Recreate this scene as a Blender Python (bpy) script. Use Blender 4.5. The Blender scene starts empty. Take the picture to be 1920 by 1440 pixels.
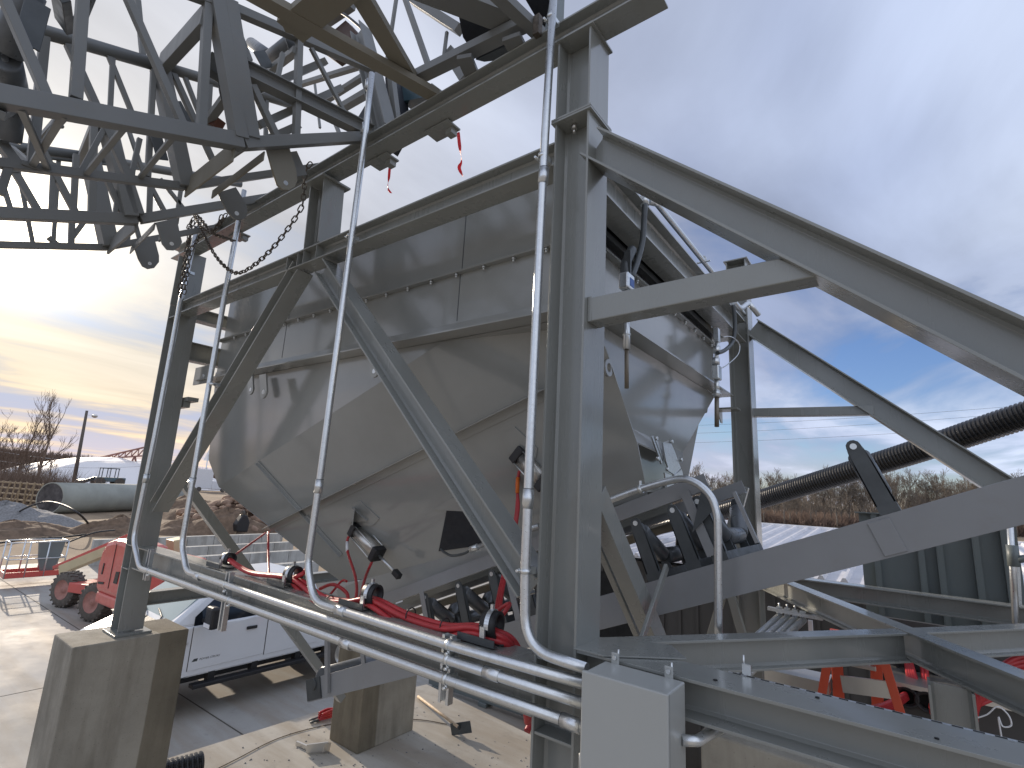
import bpy, bmesh, math, random
from mathutils import Vector, Matrix
V = Vector
random.seed(7)
sc = bpy.context.scene
col = sc.collection

# ------------------------------------------------------------------ camera
CAM = V((0, 0, 3.7))
R = ((0.80001261, 0.59773057, 0.0519422),
     (-0.08120358, 0.19364583, -0.9777051),
     (-0.59446262, 0.77795852, 0.20345697))       # rows: image right, image down, forward
cd = bpy.data.cameras.new("camera"); cam = bpy.data.objects.new("camera", cd); col.objects.link(cam)
cd.sensor_fit = 'HORIZONTAL'; cd.sensor_width = 36; cd.lens = 18.0
cd.clip_start = 0.05; cd.clip_end = 6000
m = Matrix.Identity(4)
for i in range(3):
    m[i][0] = R[0][i]; m[i][1] = -R[1][i]; m[i][2] = -R[2][i]; m[i][3] = CAM[i]
cam.matrix_world = m
sc.camera = cam

# ------------------------------------------------------------------ light
SUN_EL = math.radians(18.6); SUN_AZ = math.radians(-83.4)
sund = V((math.sin(SUN_AZ) * math.cos(SUN_EL), math.cos(SUN_AZ) * math.cos(SUN_EL), math.sin(SUN_EL)))
ld = bpy.data.lights.new("sun", 'SUN'); ld.energy = 4.2; ld.angle = math.radians(0.55); ld.color = (1.0, 0.86, 0.70)
lo = bpy.data.objects.new("sun", ld); col.objects.link(lo)
lo.rotation_euler = (-sund).to_track_quat('-Z', 'Y').to_euler()

w = bpy.data.worlds.new("World"); sc.world = w; w.use_nodes = True
nt = w.node_tree; nt.nodes.clear()
N = nt.nodes.new; L = nt.links.new
def nmath(op, a, b=None, c=None, clamp=False):
    n = N('ShaderNodeMath'); n.operation = op; n.use_clamp = clamp
    for i, s in enumerate((a, b, c)):
        if s is None: continue
        if isinstance(s, (int, float)): n.inputs[i].default_value = s
        else: L(s, n.inputs[i])
    return n.outputs[0]
def nmix(f, a, b):
    n = N('ShaderNodeMix'); n.data_type = 'RGBA'; n.clamp_factor = True
    for s, k in ((f, 0), (a, 6), (b, 7)):
        if isinstance(s, (int, float)): n.inputs[k].default_value = s
        elif isinstance(s, tuple): n.inputs[k].default_value = (*s, 1)
        else: L(s, n.inputs[k])
    return n.outputs[2]
sky = N('ShaderNodeTexSky'); sky.sky_type = 'NISHITA'; sky.sun_disc = False
sky.sun_elevation = SUN_EL; sky.sun_rotation = SUN_AZ; sky.air_density = 1.0; sky.dust_density = 0.6; sky.ozone_density = 2.5
skyS = N('ShaderNodeVectorMath'); skyS.operation = 'SCALE'; L(sky.outputs[0], skyS.inputs[0]); skyS.inputs[3].default_value = 0.13
tc = N('ShaderNodeTexCoord')
sx = N('ShaderNodeSeparateXYZ'); L(tc.outputs['Generated'], sx.inputs[0])
zz = nmath('MAXIMUM', sx.outputs[2], 0.0)
zd = nmath('ADD', zz, 0.09)
px_ = nmath('DIVIDE', sx.outputs[0], zd); py_ = nmath('DIVIDE', sx.outputs[1], zd)
cb = N('ShaderNodeCombineXYZ'); L(px_, cb.inputs[0]); L(py_, cb.inputs[1])
mp = N('ShaderNodeMapping'); L(cb.outputs[0], mp.inputs[0])
mp.inputs['Rotation'].default_value = (0, 0, math.radians(22)); mp.inputs['Scale'].default_value = (1.15, 0.62, 1); mp.inputs['Location'].default_value = (3.1, 1.7, 0)
n1 = N('ShaderNodeTexNoise'); L(mp.outputs[0], n1.inputs['Vector']); n1.inputs['Scale'].default_value = 1.0; n1.inputs['Detail'].default_value = 7; n1.inputs['Roughness'].default_value = 0.55; n1.inputs['Distortion'].default_value = 0.4
n2 = N('ShaderNodeTexNoise'); L(mp.outputs[0], n2.inputs['Vector']); n2.inputs['Scale'].default_value = 0.55; n2.inputs['Detail'].default_value = 3
dt = N('ShaderNodeVectorMath'); dt.operation = 'DOT_PRODUCT'; L(tc.outputs['Generated'], dt.inputs[0]); dt.inputs[1].default_value = sund
cosang = dt.outputs['Value']
# cloud cover: streaky, thins towards the horizon
cov = nmath('MULTIPLY_ADD', zz, 0.62, -0.035)
dens = nmath('ADD', n1.outputs[0], nmath('MULTIPLY', n2.outputs[0], 0.5))
dens = nmath('ADD', dens, cov)
mask = nmath('MULTIPLY', nmath('SUBTRACT', dens, 0.68), 5.2, clamp=True)
# clouds scatter more light the nearer they stand to the sun
near = nmath('POWER', nmath('MAXIMUM', cosang, 0.0), 3.0)
vnear = nmath('POWER', nmath('MAXIMUM', cosang, 0.0), 28.0)
glow = nmath('POWER', nmath('MAXIMUM', cosang, 0.0), 620.0)
shade = nmath('MULTIPLY_ADD', n1.outputs[0], 1.5, 0.26)
cfar = nmix(nmath('MULTIPLY', nmath('SUBTRACT', n2.outputs[0], 0.38), 4.6, clamp=True), (0.32, 0.385, 0.57), (0.66, 0.75, 0.95))
nearc = nmix(nmath('MULTIPLY', zz, 2.9, clamp=True), (0.90, 0.74, 0.47), (0.62, 0.62, 0.65))
ccol = nmix(near, cfar, nearc)
cs = N('ShaderNodeVectorMath'); cs.operation = 'SCALE'; L(ccol, cs.inputs[0]); L(shade, cs.inputs[3])
tn = N('ShaderNodeVectorMath'); tn.operation = 'MULTIPLY'; L(skyS.outputs[0], tn.inputs[0]); tn.inputs[1].default_value = (0.92, 0.98, 1.25)
mn = N('ShaderNodeVectorMath'); mn.operation = 'MINIMUM'; L(tn.outputs[0], mn.inputs[0]); mn.inputs[1].default_value = (0.44, 0.54, 0.74)
base = nmix(mask, mn.outputs[0], cs.outputs[0])
def addc(a, f, c):
    s = N('ShaderNodeVectorMath'); s.operation = 'SCALE'; s.inputs[0].default_value = c; L(f, s.inputs[3])
    t = N('ShaderNodeVectorMath'); t.operation = 'ADD'; L(a, t.inputs[0]); L(s.outputs[0], t.inputs[1]); return t.outputs[0]
high = nmath('MULTIPLY_ADD', nmath('SUBTRACT', zz, 0.22), 3.0, 0.45, clamp=True)
o_ = addc(base, nmath('MULTIPLY', vnear, high), (0.46, 0.43, 0.37))
o_ = addc(o_, nmath('POWER', nmath('MAXIMUM', cosang, 0.0), 110.0), (0.5, 0.42, 0.26))
o_ = addc(o_, glow, (6.0, 5.2, 4.0))
# warm band low over the horizon on the sun's side
hz = nmath('MULTIPLY', nmath('POWER', nmath('SUBTRACT', 1.0, nmath('MULTIPLY', zz, 5.0), clamp=True), 2.0), nmath('MAXIMUM', cosang, 0.0))
o_ = addc(o_, hz, (0.42, 0.19, 0.02))
# unseen bright lobe added to the sky behind the viewpoint, fills camera-facing steel
bk = N('ShaderNodeVectorMath'); bk.operation = 'DOT_PRODUCT'; L(tc.outputs['Generated'], bk.inputs[0]); bk.inputs[1].default_value = V((0.62, -0.66, 0.42)).normalized()
o_ = addc(o_, nmath('POWER', nmath('MAXIMUM', bk.outputs['Value'], 0.0), 2.5), (0.42, 0.41, 0.385))
bg = N('ShaderNodeBackground'); L(o_, bg.inputs[0]); bg.inputs[1].default_value = 1.0
wo = N('ShaderNodeOutputWorld'); L(bg.outputs[0], wo.inputs[0])

sc.view_settings.view_transform = 'Standard'; sc.view_settings.look = 'None'
sc.view_settings.exposure = 0.0; sc.view_settings.gamma = 1.0
sc.cycles.max_bounces = 6; sc.cycles.diffuse_bounces = 3; sc.cycles.glossy_bounces = 3; sc.cycles.use_denoising = True

# ------------------------------------------------------------------ places: a point of a known plane seen in a known direction
def ray(px, py):
    c = (px - 960.0, py - 720.0, 960.0)
    return V((sum(R[j][i] * c[j] for j in range(3)) for i in range(3)))
def P(px, py, ax, val):
    r = ray(px, py); i = 'XYZ'.index(ax); return CAM + r * ((val - CAM[i]) / r[i])
def PD(px, py, d):
    return CAM + ray(px, py) * (d / 960.0)
def PP(px, py, o, n):
    r = ray(px, py); return CAM + r * ((o - CAM).dot(n) / r.dot(n))

# ------------------------------------------------------------------ materials
def newmat(name):
    mt = bpy.data.materials.new(name); mt.use_nodes = True
    t = mt.node_tree; b = t.nodes['Principled BSDF']; return mt, t, b
def tex(t, scale, detail=4, rough=0.55, coord='Object', stretch=None):
    c = t.nodes.new('ShaderNodeTexCoord'); n = t.nodes.new('ShaderNodeTexNoise')
    n.inputs['Scale'].default_value = scale; n.inputs['Detail'].default_value = detail; n.inputs['Roughness'].default_value = rough
    if stretch:
        mm = t.nodes.new('ShaderNodeMapping'); mm.inputs['Scale'].default_value = stretch
        t.links.new(c.outputs[coord], mm.inputs[0]); t.links.new(mm.outputs[0], n.inputs['Vector'])
    else: t.links.new(c.outputs[coord], n.inputs['Vector'])
    return n.outputs[0]
def ramp(t, f, stops):
    r = t.nodes.new('ShaderNodeValToRGB'); e = r.color_ramp.elements
    while len(e) < len(stops): e.new(0.5)
    for k, (p, c) in enumerate(stops):
        e[k].position = p; e[k].color = (*c, 1) if isinstance(c, tuple) else (c, c, c, 1)
    t.links.new(f, r.inputs[0]); return r.outputs[0]
def bump(t, b, h, strength, dist=0.01):
    n = t.nodes.new('ShaderNodeBump'); n.inputs['Strength'].default_value = strength; n.inputs['Distance'].default_value = dist
    t.links.new(h, n.inputs['Height']); t.links.new(n.outputs[0], b.inputs['Normal'])
def mul(c, k): return tuple(min(1, x * k) for x in c)
def mat(name, c, rough=0.5, metal=0.0, var=0.12, scale=3.0, bmp=0.0, bscale=60, rvar=0.1, coat=0.0, stretch=None, coord='Object', detail=5):
    mt, t, b = newmat(name)
    f = tex(t, scale, detail, 0.6, coord, stretch)
    t.links.new(ramp(t, f, [(0.3, mul(c, 1 - var)), (0.5, c), (0.72, mul(c, 1 + var))]), b.inputs['Base Color'])
    f2 = tex(t, scale * 2.3, 3, 0.6, coord)
    t.links.new(ramp(t, f2, [(0.3, max(0.02, rough - rvar)), (0.7, min(1, rough + rvar))]), b.inputs['Roughness'])
    b.inputs['Metallic'].default_value = metal
    b.inputs['Coat Weight'].default_value = coat; b.inputs['Coat Roughness'].default_value = 0.08
    if bmp: bump(t, b, tex(t, bscale, 4, 0.6, coord), bmp, 0.01)
    return mt
def paint_mat(name, c, rough, dirt=(0.20, 0.165, 0.12), amt=0.35, coat=0.0, rv=0.12):
    # shop paint with road dust, drips and handling scuffs
    mt, t, b = newmat(name)
    big = tex(t, 1.1, 5, 0.6); fine = tex(t, 22, 6, 0.7); drip = tex(t, 5, 5, 0.6, stretch=(1, 1, 0.12))
    c1 = ramp(t, big, [(0.3, mul(c, 0.9)), (0.7, mul(c, 1.08))])
    k = t.nodes.new('ShaderNodeMath'); k.operation = 'MULTIPLY'; t.links.new(ramp(t, fine, [(0.45, 0.0), (0.85, 1.0)]), k.inputs[0]); t.links.new(ramp(t, drip, [(0.4, 0.0), (0.75, 1.0)]), k.inputs[1])
    k2 = t.nodes.new('ShaderNodeMath'); k2.operation = 'MULTIPLY'; t.links.new(k.outputs[0], k2.inputs[0]); k2.inputs[1].default_value = amt
    mx = t.nodes.new('ShaderNodeMix'); mx.data_type = 'RGBA'; t.links.new(k2.outputs[0], mx.inputs[0]); t.links.new(c1, mx.inputs[6]); mx.inputs[7].default_value = (*dirt, 1)
    t.links.new(mx.outputs[2], b.inputs['Base Color'])
    t.links.new(ramp(t, drip, [(0.3, max(0.03, rough - rv*0.6)), (0.75, rough + rv)]), b.inputs['Roughness'])
    b.inputs['Coat Weight'].default_value = coat; b.inputs['Coat Roughness'].default_value = 0.12
    bump(t, b, tex(t, 1.6, 2, 0.4), 0.02, 0.03)
    return mt
M = {}
M['frame'] = paint_mat('grey_frame_paint', (0.235, 0.243, 0.228), 0.28, coat=0.5)
M['truss'] = paint_mat('grey_truss_paint', (0.165, 0.17, 0.165), 0.42)
M['brown'] = paint_mat('ground_lit_dusty_paint', (0.20, 0.185, 0.145), 0.6, amt=0.8)  # brown base holds light thrown up from the ground, dust mixed over it
M['hopper'] = paint_mat('hopper_paint', (0.275, 0.28, 0.265), 0.15, coat=0.55, amt=0.06, rv=0.03)
M['conv'] = paint_mat('conveyor_paint', (0.24, 0.245, 0.25), 0.36, coat=0.2)
M['panel'] = paint_mat('bin_paint', (0.15, 0.175, 0.175), 0.4)
M['dark'] = mat('dark_steel', (0.07, 0.077, 0.08), 0.42, 0.2, 0.2, 6)
M['roller'] = mat('roller_steel', (0.125, 0.135, 0.145), 0.34, 0.2, 0.2, 8)
M['black'] = mat('black_rubber', (0.018, 0.018, 0.02), 0.5, 0, 0.2, 10)
M['belt'] = mat('conveyor_belt_rubber', (0.012, 0.015, 0.022), 0.55, 0, 0.2, 10)
M['galv'] = mat('galvanised_steel', (0.66, 0.68, 0.69), 0.33, 0.92, 0.07, 40, bmp=0.02, bscale=90, rvar=0.07)
M['galvroof'] = mat('galvanised_roof', (0.62, 0.62, 0.65), 0.6, 0.0, 0.12, 2)
M['alu'] = mat('aluminium', (0.62, 0.60, 0.56), 0.32, 0.85, 0.04, 3, rvar=0.04)
M['zinc'] = mat('zinc_hardware', (0.7, 0.72, 0.72), 0.32, 0.9, 0.06, 12, rvar=0.05)
M['red'] = mat('red_hose', (0.43, 0.03, 0.035), 0.42, 0, 0.15, 12)
M['redbright'] = mat('red_ribbon', (0.85, 0.02, 0.03), 0.5, 0, 0.1, 12)
M['box'] = mat('enclosure_paint', (0.36, 0.37, 0.355), 0.34, 0, 0.03, 2, bmp=0.04, bscale=160, rvar=0.04, coat=0.25)
M['rust'] = mat('rusty_chain', (0.115, 0.095, 0.075), 0.6, 0.6, 0.5, 30)
M['whitepaint'] = mat('white_car_paint', (0.68, 0.70, 0.73), 0.22, 0, 0.02, 2, coat=1.0, rvar=0.03)
M['white'] = mat('white_plain', (0.75, 0.75, 0.76), 0.5, 0, 0.05, 4)
M['glass'] = mat('dark_window_glass', (0.012, 0.015, 0.02), 0.06, 0, 0.0, 1, rvar=0.01)
M['wind'] = mat('windshield_glass', (0.28, 0.36, 0.36), 0.05, 0, 0.1, 1, rvar=0.01, coat=1)
M['liftred'] = mat('faded_red_paint', (0.52, 0.085, 0.07), 0.38, 0, 0.12, 3, coat=0.4)
M['rim'] = mat('dusty_rim_paint', (0.34, 0.17, 0.14), 0.7, 0, 0.2, 6)
M['cream'] = mat('cream_boom_paint', (0.52, 0.44, 0.27), 0.5, 0, 0.1, 3)
M['tyre'] = mat('dusty_tyre_rubber', (0.10, 0.088, 0.075), 0.85, 0, 0.3, 14, bmp=0.3)
M['wood'] = mat('weathered_timber', (0.30, 0.23, 0.15), 0.8, 0, 0.3, 5)
M['handle'] = mat('ash_handle', (0.55, 0.42, 0.28), 0.6, 0, 0.2, 9)
M['orange'] = mat('orange_fibreglass', (0.62, 0.09, 0.04), 0.45, 0, 0.06, 5)
M['bark'] = mat('bark', (0.19, 0.135, 0.10), 0.9, 0, 0.25, 3)
M['barkgrey'] = mat('pale_bark', (0.17, 0.145, 0.12), 0.9, 0, 0.3, 2)
M['brush'] = mat('dry_brush', (0.17, 0.12, 0.095), 0.9, 0, 0.4, 0.3)
M['gravel'] = mat('gravel', (0.24, 0.235, 0.23), 0.9, 0, 0.35, 9, bmp=0.8, bscale=14)
M['dirt'] = mat('piled_dirt', (0.17, 0.115, 0.075), 0.95, 0, 0.4, 3, bmp=0.8, bscale=7)
M['rubble'] = mat('clay_rubble', (0.25, 0.165, 0.115), 0.9, 0, 0.6, 1.3, bmp=0.9, bscale=5)
M['tarp'] = mat('white_tarp', (0.85, 0.82, 0.80), 0.6, 0, 0.05, 0.12, bmp=0.15, bscale=0.6)
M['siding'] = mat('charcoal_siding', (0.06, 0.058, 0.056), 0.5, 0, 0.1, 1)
M['pipe'] = mat('big_pipe_paint', (0.33, 0.34, 0.30), 0.6, 0, 0.15, 0.7)
M['pole'] = mat('utility_pole_wood', (0.13, 0.11, 0.095), 0.9, 0, 0.2, 3)
M['amber'] = mat('orange_sleeve', (0.7, 0.15, 0.02), 0.5)
M['bluelabel'] = mat('blue_label', (0.06, 0.14, 0.42), 0.5)
M['hole'] = mat('dark_hole', (0.012, 0.012, 0.012), 0.9)

def concrete(name, c, streak=0.5, bstr=0.35, dark=(0.10, 0.085, 0.06), dark_band=None):
    mt, t, b = newmat(name)
    big = tex(t, 1.6, 6, 0.65); st = tex(t, 4.0, 5, 0.6, stretch=(1, 1, 0.14)); fine = tex(t, 45, 5, 0.7)
    c1 = ramp(t, big, [(0.28, mul(c, 0.72)), (0.5, c), (0.75, mul(c, 1.25))])
    mx = t.nodes.new('ShaderNodeMix'); mx.data_type = 'RGBA'
    f = t.nodes.new('ShaderNodeMath'); f.operation = 'MULTIPLY'; t.links.new(ramp(t, st, [(0.44, 0.0), (0.64, 1.0)]), f.inputs[0]); f.inputs[1].default_value = streak
    t.links.new(f.outputs[0], mx.inputs[0]); t.links.new(c1, mx.inputs[6]); mx.inputs[7].default_value = (*dark, 1)
    v = t.nodes.new('ShaderNodeTexVoronoi'); v.inputs['Scale'].default_value = 26
    tcn = t.nodes.new('ShaderNodeTexCoord'); t.links.new(tcn.outputs['Object'], v.inputs['Vector'])
    mx2 = t.nodes.new('ShaderNodeMix'); mx2.data_type = 'RGBA'
    t.links.new(ramp(t, v.outputs['Distance'], [(0.06, 0.55), (0.12, 0.0)]), mx2.inputs[0]); t.links.new(mx.outputs[2], mx2.inputs[6]); mx2.inputs[7].default_value = (*mul(c, 0.35), 1)
    out = mx2.outputs[2]
    if dark_band:      # a darker vertical band between two Y limits, with a ragged edge
        sp = t.nodes.new('ShaderNodeSeparateXYZ'); t.links.new(tcn.outputs['Object'], sp.inputs[0])
        wob = t.nodes.new('ShaderNodeMath'); wob.operation = 'MULTIPLY_ADD'; t.links.new(st, wob.inputs[0]); wob.inputs[1].default_value = 0.10; t.links.new(sp.outputs[1], wob.inputs[2])
        r = t.nodes.new('ShaderNodeMapRange'); r.inputs['From Min'].default_value = dark_band[0]; r.inputs['From Max'].default_value = dark_band[0] + 0.012; t.links.new(wob.outputs[0], r.inputs['Value'])
        r2 = t.nodes.new('ShaderNodeMapRange'); r2.inputs['From Min'].default_value = dark_band[1]; r2.inputs['From Max'].default_value = dark_band[1] + 0.03; t.links.new(wob.outputs[0], r2.inputs['Value'])
        df = t.nodes.new('ShaderNodeMath'); df.operation = 'SUBTRACT'; t.links.new(r.outputs[0], df.inputs[0]); t.links.new(r2.outputs[0], df.inputs[1])
        d2 = t.nodes.new('ShaderNodeMath'); d2.operation = 'MULTIPLY'; t.links.new(df.outputs[0], d2.inputs[0]); d2.inputs[1].default_value = 0.75
        m3 = t.nodes.new('ShaderNodeMix'); m3.data_type = 'RGBA'; m3.blend_type = 'MULTIPLY'; t.links.new(d2.outputs[0], m3.inputs[0]); t.links.new(out, m3.inputs[6]); m3.inputs[7].default_value = (0.42, 0.38, 0.30, 1); out = m3.outputs[2]
    t.links.new(out, b.inputs['Base Color'])
    b.inputs['Roughness'].default_value = 0.85
    bump(t, b, fine, bstr, 0.01); return mt
M['pier'] = concrete('board_formed_concrete', (0.36, 0.335, 0.28), 0.42, 0.5)
M['pier_a'] = concrete('board_formed_concrete_tall', (0.295, 0.275, 0.23), 0.45, 0.6, dark_band=(2.44, 3.5))
M['pier_b'] = concrete('board_formed_concrete_short', (0.33, 0.30, 0.24), 0.45, 0.6, dark_band=(5.20, 5.50))
M['blockwall'] = concrete('wall_concrete', (0.42, 0.42, 0.40), 0.35)

# ------------------------------------------------------------------ mesh tools
class MB:
    def __init__(s): s.bm = bmesh.new()
    def quad(s, pts):
        vs = [s.bm.verts.new(p) for p in pts]
        try: return s.bm.faces.new(vs)
        except ValueError: return None
    def prism(s, prof, o, u, v, ax):
        """closed profile (list of (a,b)) in the frame (u,v) at o, extruded by the vector ax"""
        A = [s.bm.verts.new(o + u * a + v * b) for a, b in prof]
        B = [s.bm.verts.new(o + u * a + v * b + ax) for a, b in prof]
        n = len(prof); fs = []
        for i in range(n):
            j = (i + 1) % n; fs.append(s.bm.faces.new((A[i], A[j], B[j], B[i])))
        fs.append(s.bm.faces.new(A[::-1])); fs.append(s.bm.faces.new(B))
        bmesh.ops.recalc_face_normals(s.bm, faces=fs)
        return s
    def box(s, lo, hi):
        lo = V(lo); hi = V(hi); d = hi - lo
        return s.prism([(0, 0), (d.x, 0), (d.x, d.y), (0, d.y)], lo, V((1, 0, 0)), V((0, 1, 0)), V((0, 0, d.z)))
    def bar(s, p0, p1, w_, h_, side=V((0, 1, 0))):
        """rectangular bar: w_ along 'side', h_ across it"""
        ax = p1 - p0; a = ax.normalized(); u = side - a * side.dot(a)
        if u.length < 1e-4: u = a.orthogonal()
        u.normalize(); v = a.cross(u)
        return s.prism([(-w_/2, -h_/2), (w_/2, -h_/2), (w_/2, h_/2), (-w_/2, h_/2)], p0, u, v, ax)
    def ibeam(s, p0, p1, d, fw, side=V((0, 1, 0)), tf=0.012, tw=0.009):
        ax = p1 - p0; a = ax.normalized(); u = side - a * side.dot(a); u.normalize(); v = a.cross(u)
        w2 = fw/2; h = d/2; t = tw/2; k = 0.012
        prof = [(-w2, -h), (w2, -h), (w2, -h+tf), (t+k, -h+tf), (t, -h+tf+k), (t, h-tf-k), (t+k, h-tf), (w2, h-tf), (w2, h), (-w2, h), (-w2, h-tf), (-t-k, h-tf), (-t, h-tf-k), (-t, -h+tf+k), (-t-k, -h+tf), (-w2, -h+tf)]
        A = [s.bm.verts.new(p0 + u*x + v*y) for x, y in prof]; B = [s.bm.verts.new(p1 + u*x + v*y) for x, y in prof]
        n = len(prof); fs = [s.bm.faces.new((A[i], A[(i+1) % n], B[(i+1) % n], B[i])) for i in range(n)]
        for X in (A, B):
            for q in ((0, 1, 2, 3, 14, 15), (3, 4, 13, 14), (4, 5, 12, 13), (5, 6, 11, 12), (6, 7, 8, 9, 10, 11)):
                fs.append(s.bm.faces.new([X[i] for i in q]))
        bmesh.ops.recalc_face_normals(s.bm, faces=fs); return s
    def angle(s, p0, p1, w_, u, v, t=0.007):
        ax = p1 - p0; a = ax.normalized(); u = (u - a*u.dot(a)).normalized(); v = (v - a*v.dot(a) - u*v.dot(u)).normalized()
        return s.prism([(0, 0), (w_, 0), (w_, t), (t, t), (t, w_), (0, w_)], p0, u, v, ax)
    def channel(s, p0, p1, d, fw, u, t=0.008):
        """C: web face at p0..p1 line centre, flanges go along u, depth along axis x u"""
        ax = p1 - p0; a = ax.normalized(); u = (u - a*u.dot(a)).normalized(); v = a.cross(u); h = d/2
        return s.prism([(0, -h), (fw, -h), (fw, -h+t), (t, -h+t), (t, h-t), (fw, h-t), (fw, h), (0, h)], p0, u, v, ax)
    def cyl(s, p0, p1, r, n=16, r1=None, cap=True):
        ax = p1 - p0; a = ax.normalized(); u = a.orthogonal().normalized(); v = a.cross(u); r1 = r if r1 is None else r1
        A = [s.bm.verts.new(p0 + (u*math.cos(2*math.pi*i/n) + v*math.sin(2*math.pi*i/n))*r) for i in range(n)]
        B = [s.bm.verts.new(p1 + (u*math.cos(2*math.pi*i/n) + v*math.sin(2*math.pi*i/n))*r1) for i in range(n)]
        fs = []
        for i in range(n):
            f = s.bm.faces.new((A[i], A[(i+1) % n], B[(i+1) % n], B[i])); f.smooth = True; fs.append(f)
        if cap: fs.append(s.bm.faces.new(A[::-1])); fs.append(s.bm.faces.new(B))
        bmesh.ops.recalc_face_normals(s.bm, faces=fs); return s
    def tube(s, pts, r, n=12, cap=True):
        """round tube through points (radius may be a list)"""
        k = len(pts); rs = r if isinstance(r, (list, tuple)) else [r]*k; rings = []
        d = (pts[1]-pts[0]).normalized(); u = d.orthogonal().normalized()
        for i in range(k):
            d = (pts[min(i+1, k-1)] - pts[max(i-1, 0)]).normalized(); u = (u - d*u.dot(d)).normalized(); v = d.cross(u)
            rings.append([s.bm.verts.new(pts[i] + (u*math.cos(2*math.pi*j/n) + v*math.sin(2*math.pi*j/n))*rs[i]) for j in range(n)])
        for i in range(k-1):
            for j in range(n):
                f = s.bm.faces.new((rings[i][j], rings[i][(j+1) % n], rings[i+1][(j+1) % n], rings[i+1][j])); f.smooth = True
        if cap: s.bm.faces.new(rings[0][::-1]); s.bm.faces.new(rings[-1])
        return s
    def lathe(s, c, ax, prof, n=36):
        a = ax.normalized(); u = a.orthogonal().normalized(); v = a.cross(u); rg = []
        for p_, r in prof: rg.append([s.bm.verts.new(c + a*p_ + (u*math.cos(2*math.pi*i/n) + v*math.sin(2*math.pi*i/n))*r) for i in range(n)])
        for i in range(len(rg)-1):
            for j in range(n):
                f = s.bm.faces.new((rg[i][j], rg[i][(j+1) % n], rg[i+1][(j+1) % n], rg[i+1][j])); f.smooth = True
        bmesh.ops.recalc_face_normals(s.bm, faces=s.bm.faces[:]); return s
    def ring(s, c, ax, R_, r, n=20, mth=8, arc=1.0):
        a = ax.normalized(); u = a.orthogonal().normalized(); v = a.cross(u)
        pts = [c + (u*math.cos(2*math.pi*arc*i/n) + v*math.sin(2*math.pi*arc*i/n))*R_ for i in range(n+1)]
        return s.tube(pts, r, mth)
    def sleeve(s, p0, p1, ro, ri, n=24):
        a = (p1-p0).normalized(); u = a.orthogonal().normalized(); v = a.cross(u)
        def rg(p, r): return [s.bm.verts.new(p + (u*math.cos(2*math.pi*i/n) + v*math.sin(2*math.pi*i/n))*r) for i in range(n)]
        A, B, C, D = rg(p0, ro), rg(p1, ro), rg(p1, ri), rg(p0, ri)
        for i in range(n):
            j = (i+1) % n
            for a1, b1, sm in ((A, B, 1), (B, C, 0), (C, D, 1), (D, A, 0)):
                f = s.bm.faces.new((a1[i], a1[j], b1[j], b1[i])); f.smooth = bool(sm)
        return s
    def plate(s, pts, n, t):
        """flat plate: outline pts, thickness t along n"""
        n = n.normalized() * t; A = [s.bm.verts.new(p) for p in pts]; B = [s.bm.verts.new(p + n) for p in pts]; k = len(pts); fs = []
        for i in range(k): fs.append(s.bm.faces.new((A[i], A[(i+1) % k], B[(i+1) % k], B[i])))
        fs.append(s.bm.faces.new(A[::-1])); fs.append(s.bm.faces.new(B)); bmesh.ops.recalc_face_normals(s.bm, faces=fs); return s
    def ball(s, c, r, sc_=(1, 1, 1), sub=2):
        mtx = Matrix.Translation(c) @ Matrix.Diagonal((r*sc_[0], r*sc_[1], r*sc_[2], 1))
        g = bmesh.ops.create_icosphere(s.bm, subdivisions=sub, radius=1, matrix=mtx)
        for v in g['verts']:
            for f in v.link_faces: f.smooth = True
        return s
def obj(name, mb, m_, parent=None, bevel=0.0, label=None):
    me = bpy.data.meshes.new(name); mb.bm.to_mesh(me); mb.bm.free(); me.materials.append(M[m_] if isinstance(m_, str) else m_)
    o = bpy.data.objects.new(name, me); col.objects.link(o)
    if parent:
        o.parent = parent; off = V(parent.location) if parent.parent is None else V((0, 0, 0))
        o.matrix_parent_inverse = Matrix.Translation(-off)
    if bevel:
        b = o.modifiers.new('bevel', 'BEVEL'); b.width = bevel; b.segments = 2; b.limit_method = 'ANGLE'; b.angle_limit = math.radians(40)
    if label: o['label'] = label
    return o
def tag(o, label, cat, group=None, kind=None):
    if label: o['label'] = label
    if cat: o['category'] = cat
    if group: o['group'] = group
    if kind: o['kind'] = kind
    return o
def thing(name, loc, label, cat, group=None):
    o = bpy.data.objects.new(name, None); col.objects.link(o); o.location = loc; o.empty_display_size = 0.2
    return tag(o, label, cat, group)
def struct(name, mb, m_): return tag(obj(name, mb, m_), None, None, None, 'structure')
def smooth_path(pts, n=8):
    out = []
    for i in range(len(pts)-1):
        p0 = pts[max(i-1, 0)]; p1 = pts[i]; p2 = pts[i+1]; p3 = pts[min(i+2, len(pts)-1)]
        for k in range(n):
            t = k/n; out.append(0.5*((2*p1) + (p2-p0)*t + (2*p0-5*p1+4*p2-p3)*t*t + (3*p1-p0-3*p2+p3)*t*t*t))
    return out + [pts[-1]]
def text_mesh(name, s, size, mtx, m_, parent, ext=0.001, shear=0.0):
    cu = bpy.data.curves.new(name, 'FONT'); cu.body = s; cu.size = size; cu.extrude = ext; cu.shear = shear
    o = bpy.data.objects.new(name + '_tmp', cu); col.objects.link(o)
    dg = bpy.context.evaluated_depsgraph_get(); me = bpy.data.meshes.new_from_object(o.evaluated_get(dg))
    bpy.data.objects.remove(o); me.transform(mtx); me.materials.clear(); me.materials.append(M[m_])
    o = bpy.data.objects.new(name, me); col.objects.link(o)
    o.parent = parent; off = V(parent.location) if parent.parent is None else V((0, 0, 0))
    o.matrix_parent_inverse = Matrix.Translation(-off); return o
X_, Y_, Z_ = V((1, 0, 0)), V((0, 1, 0)), V((0, 0, 1))
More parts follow.
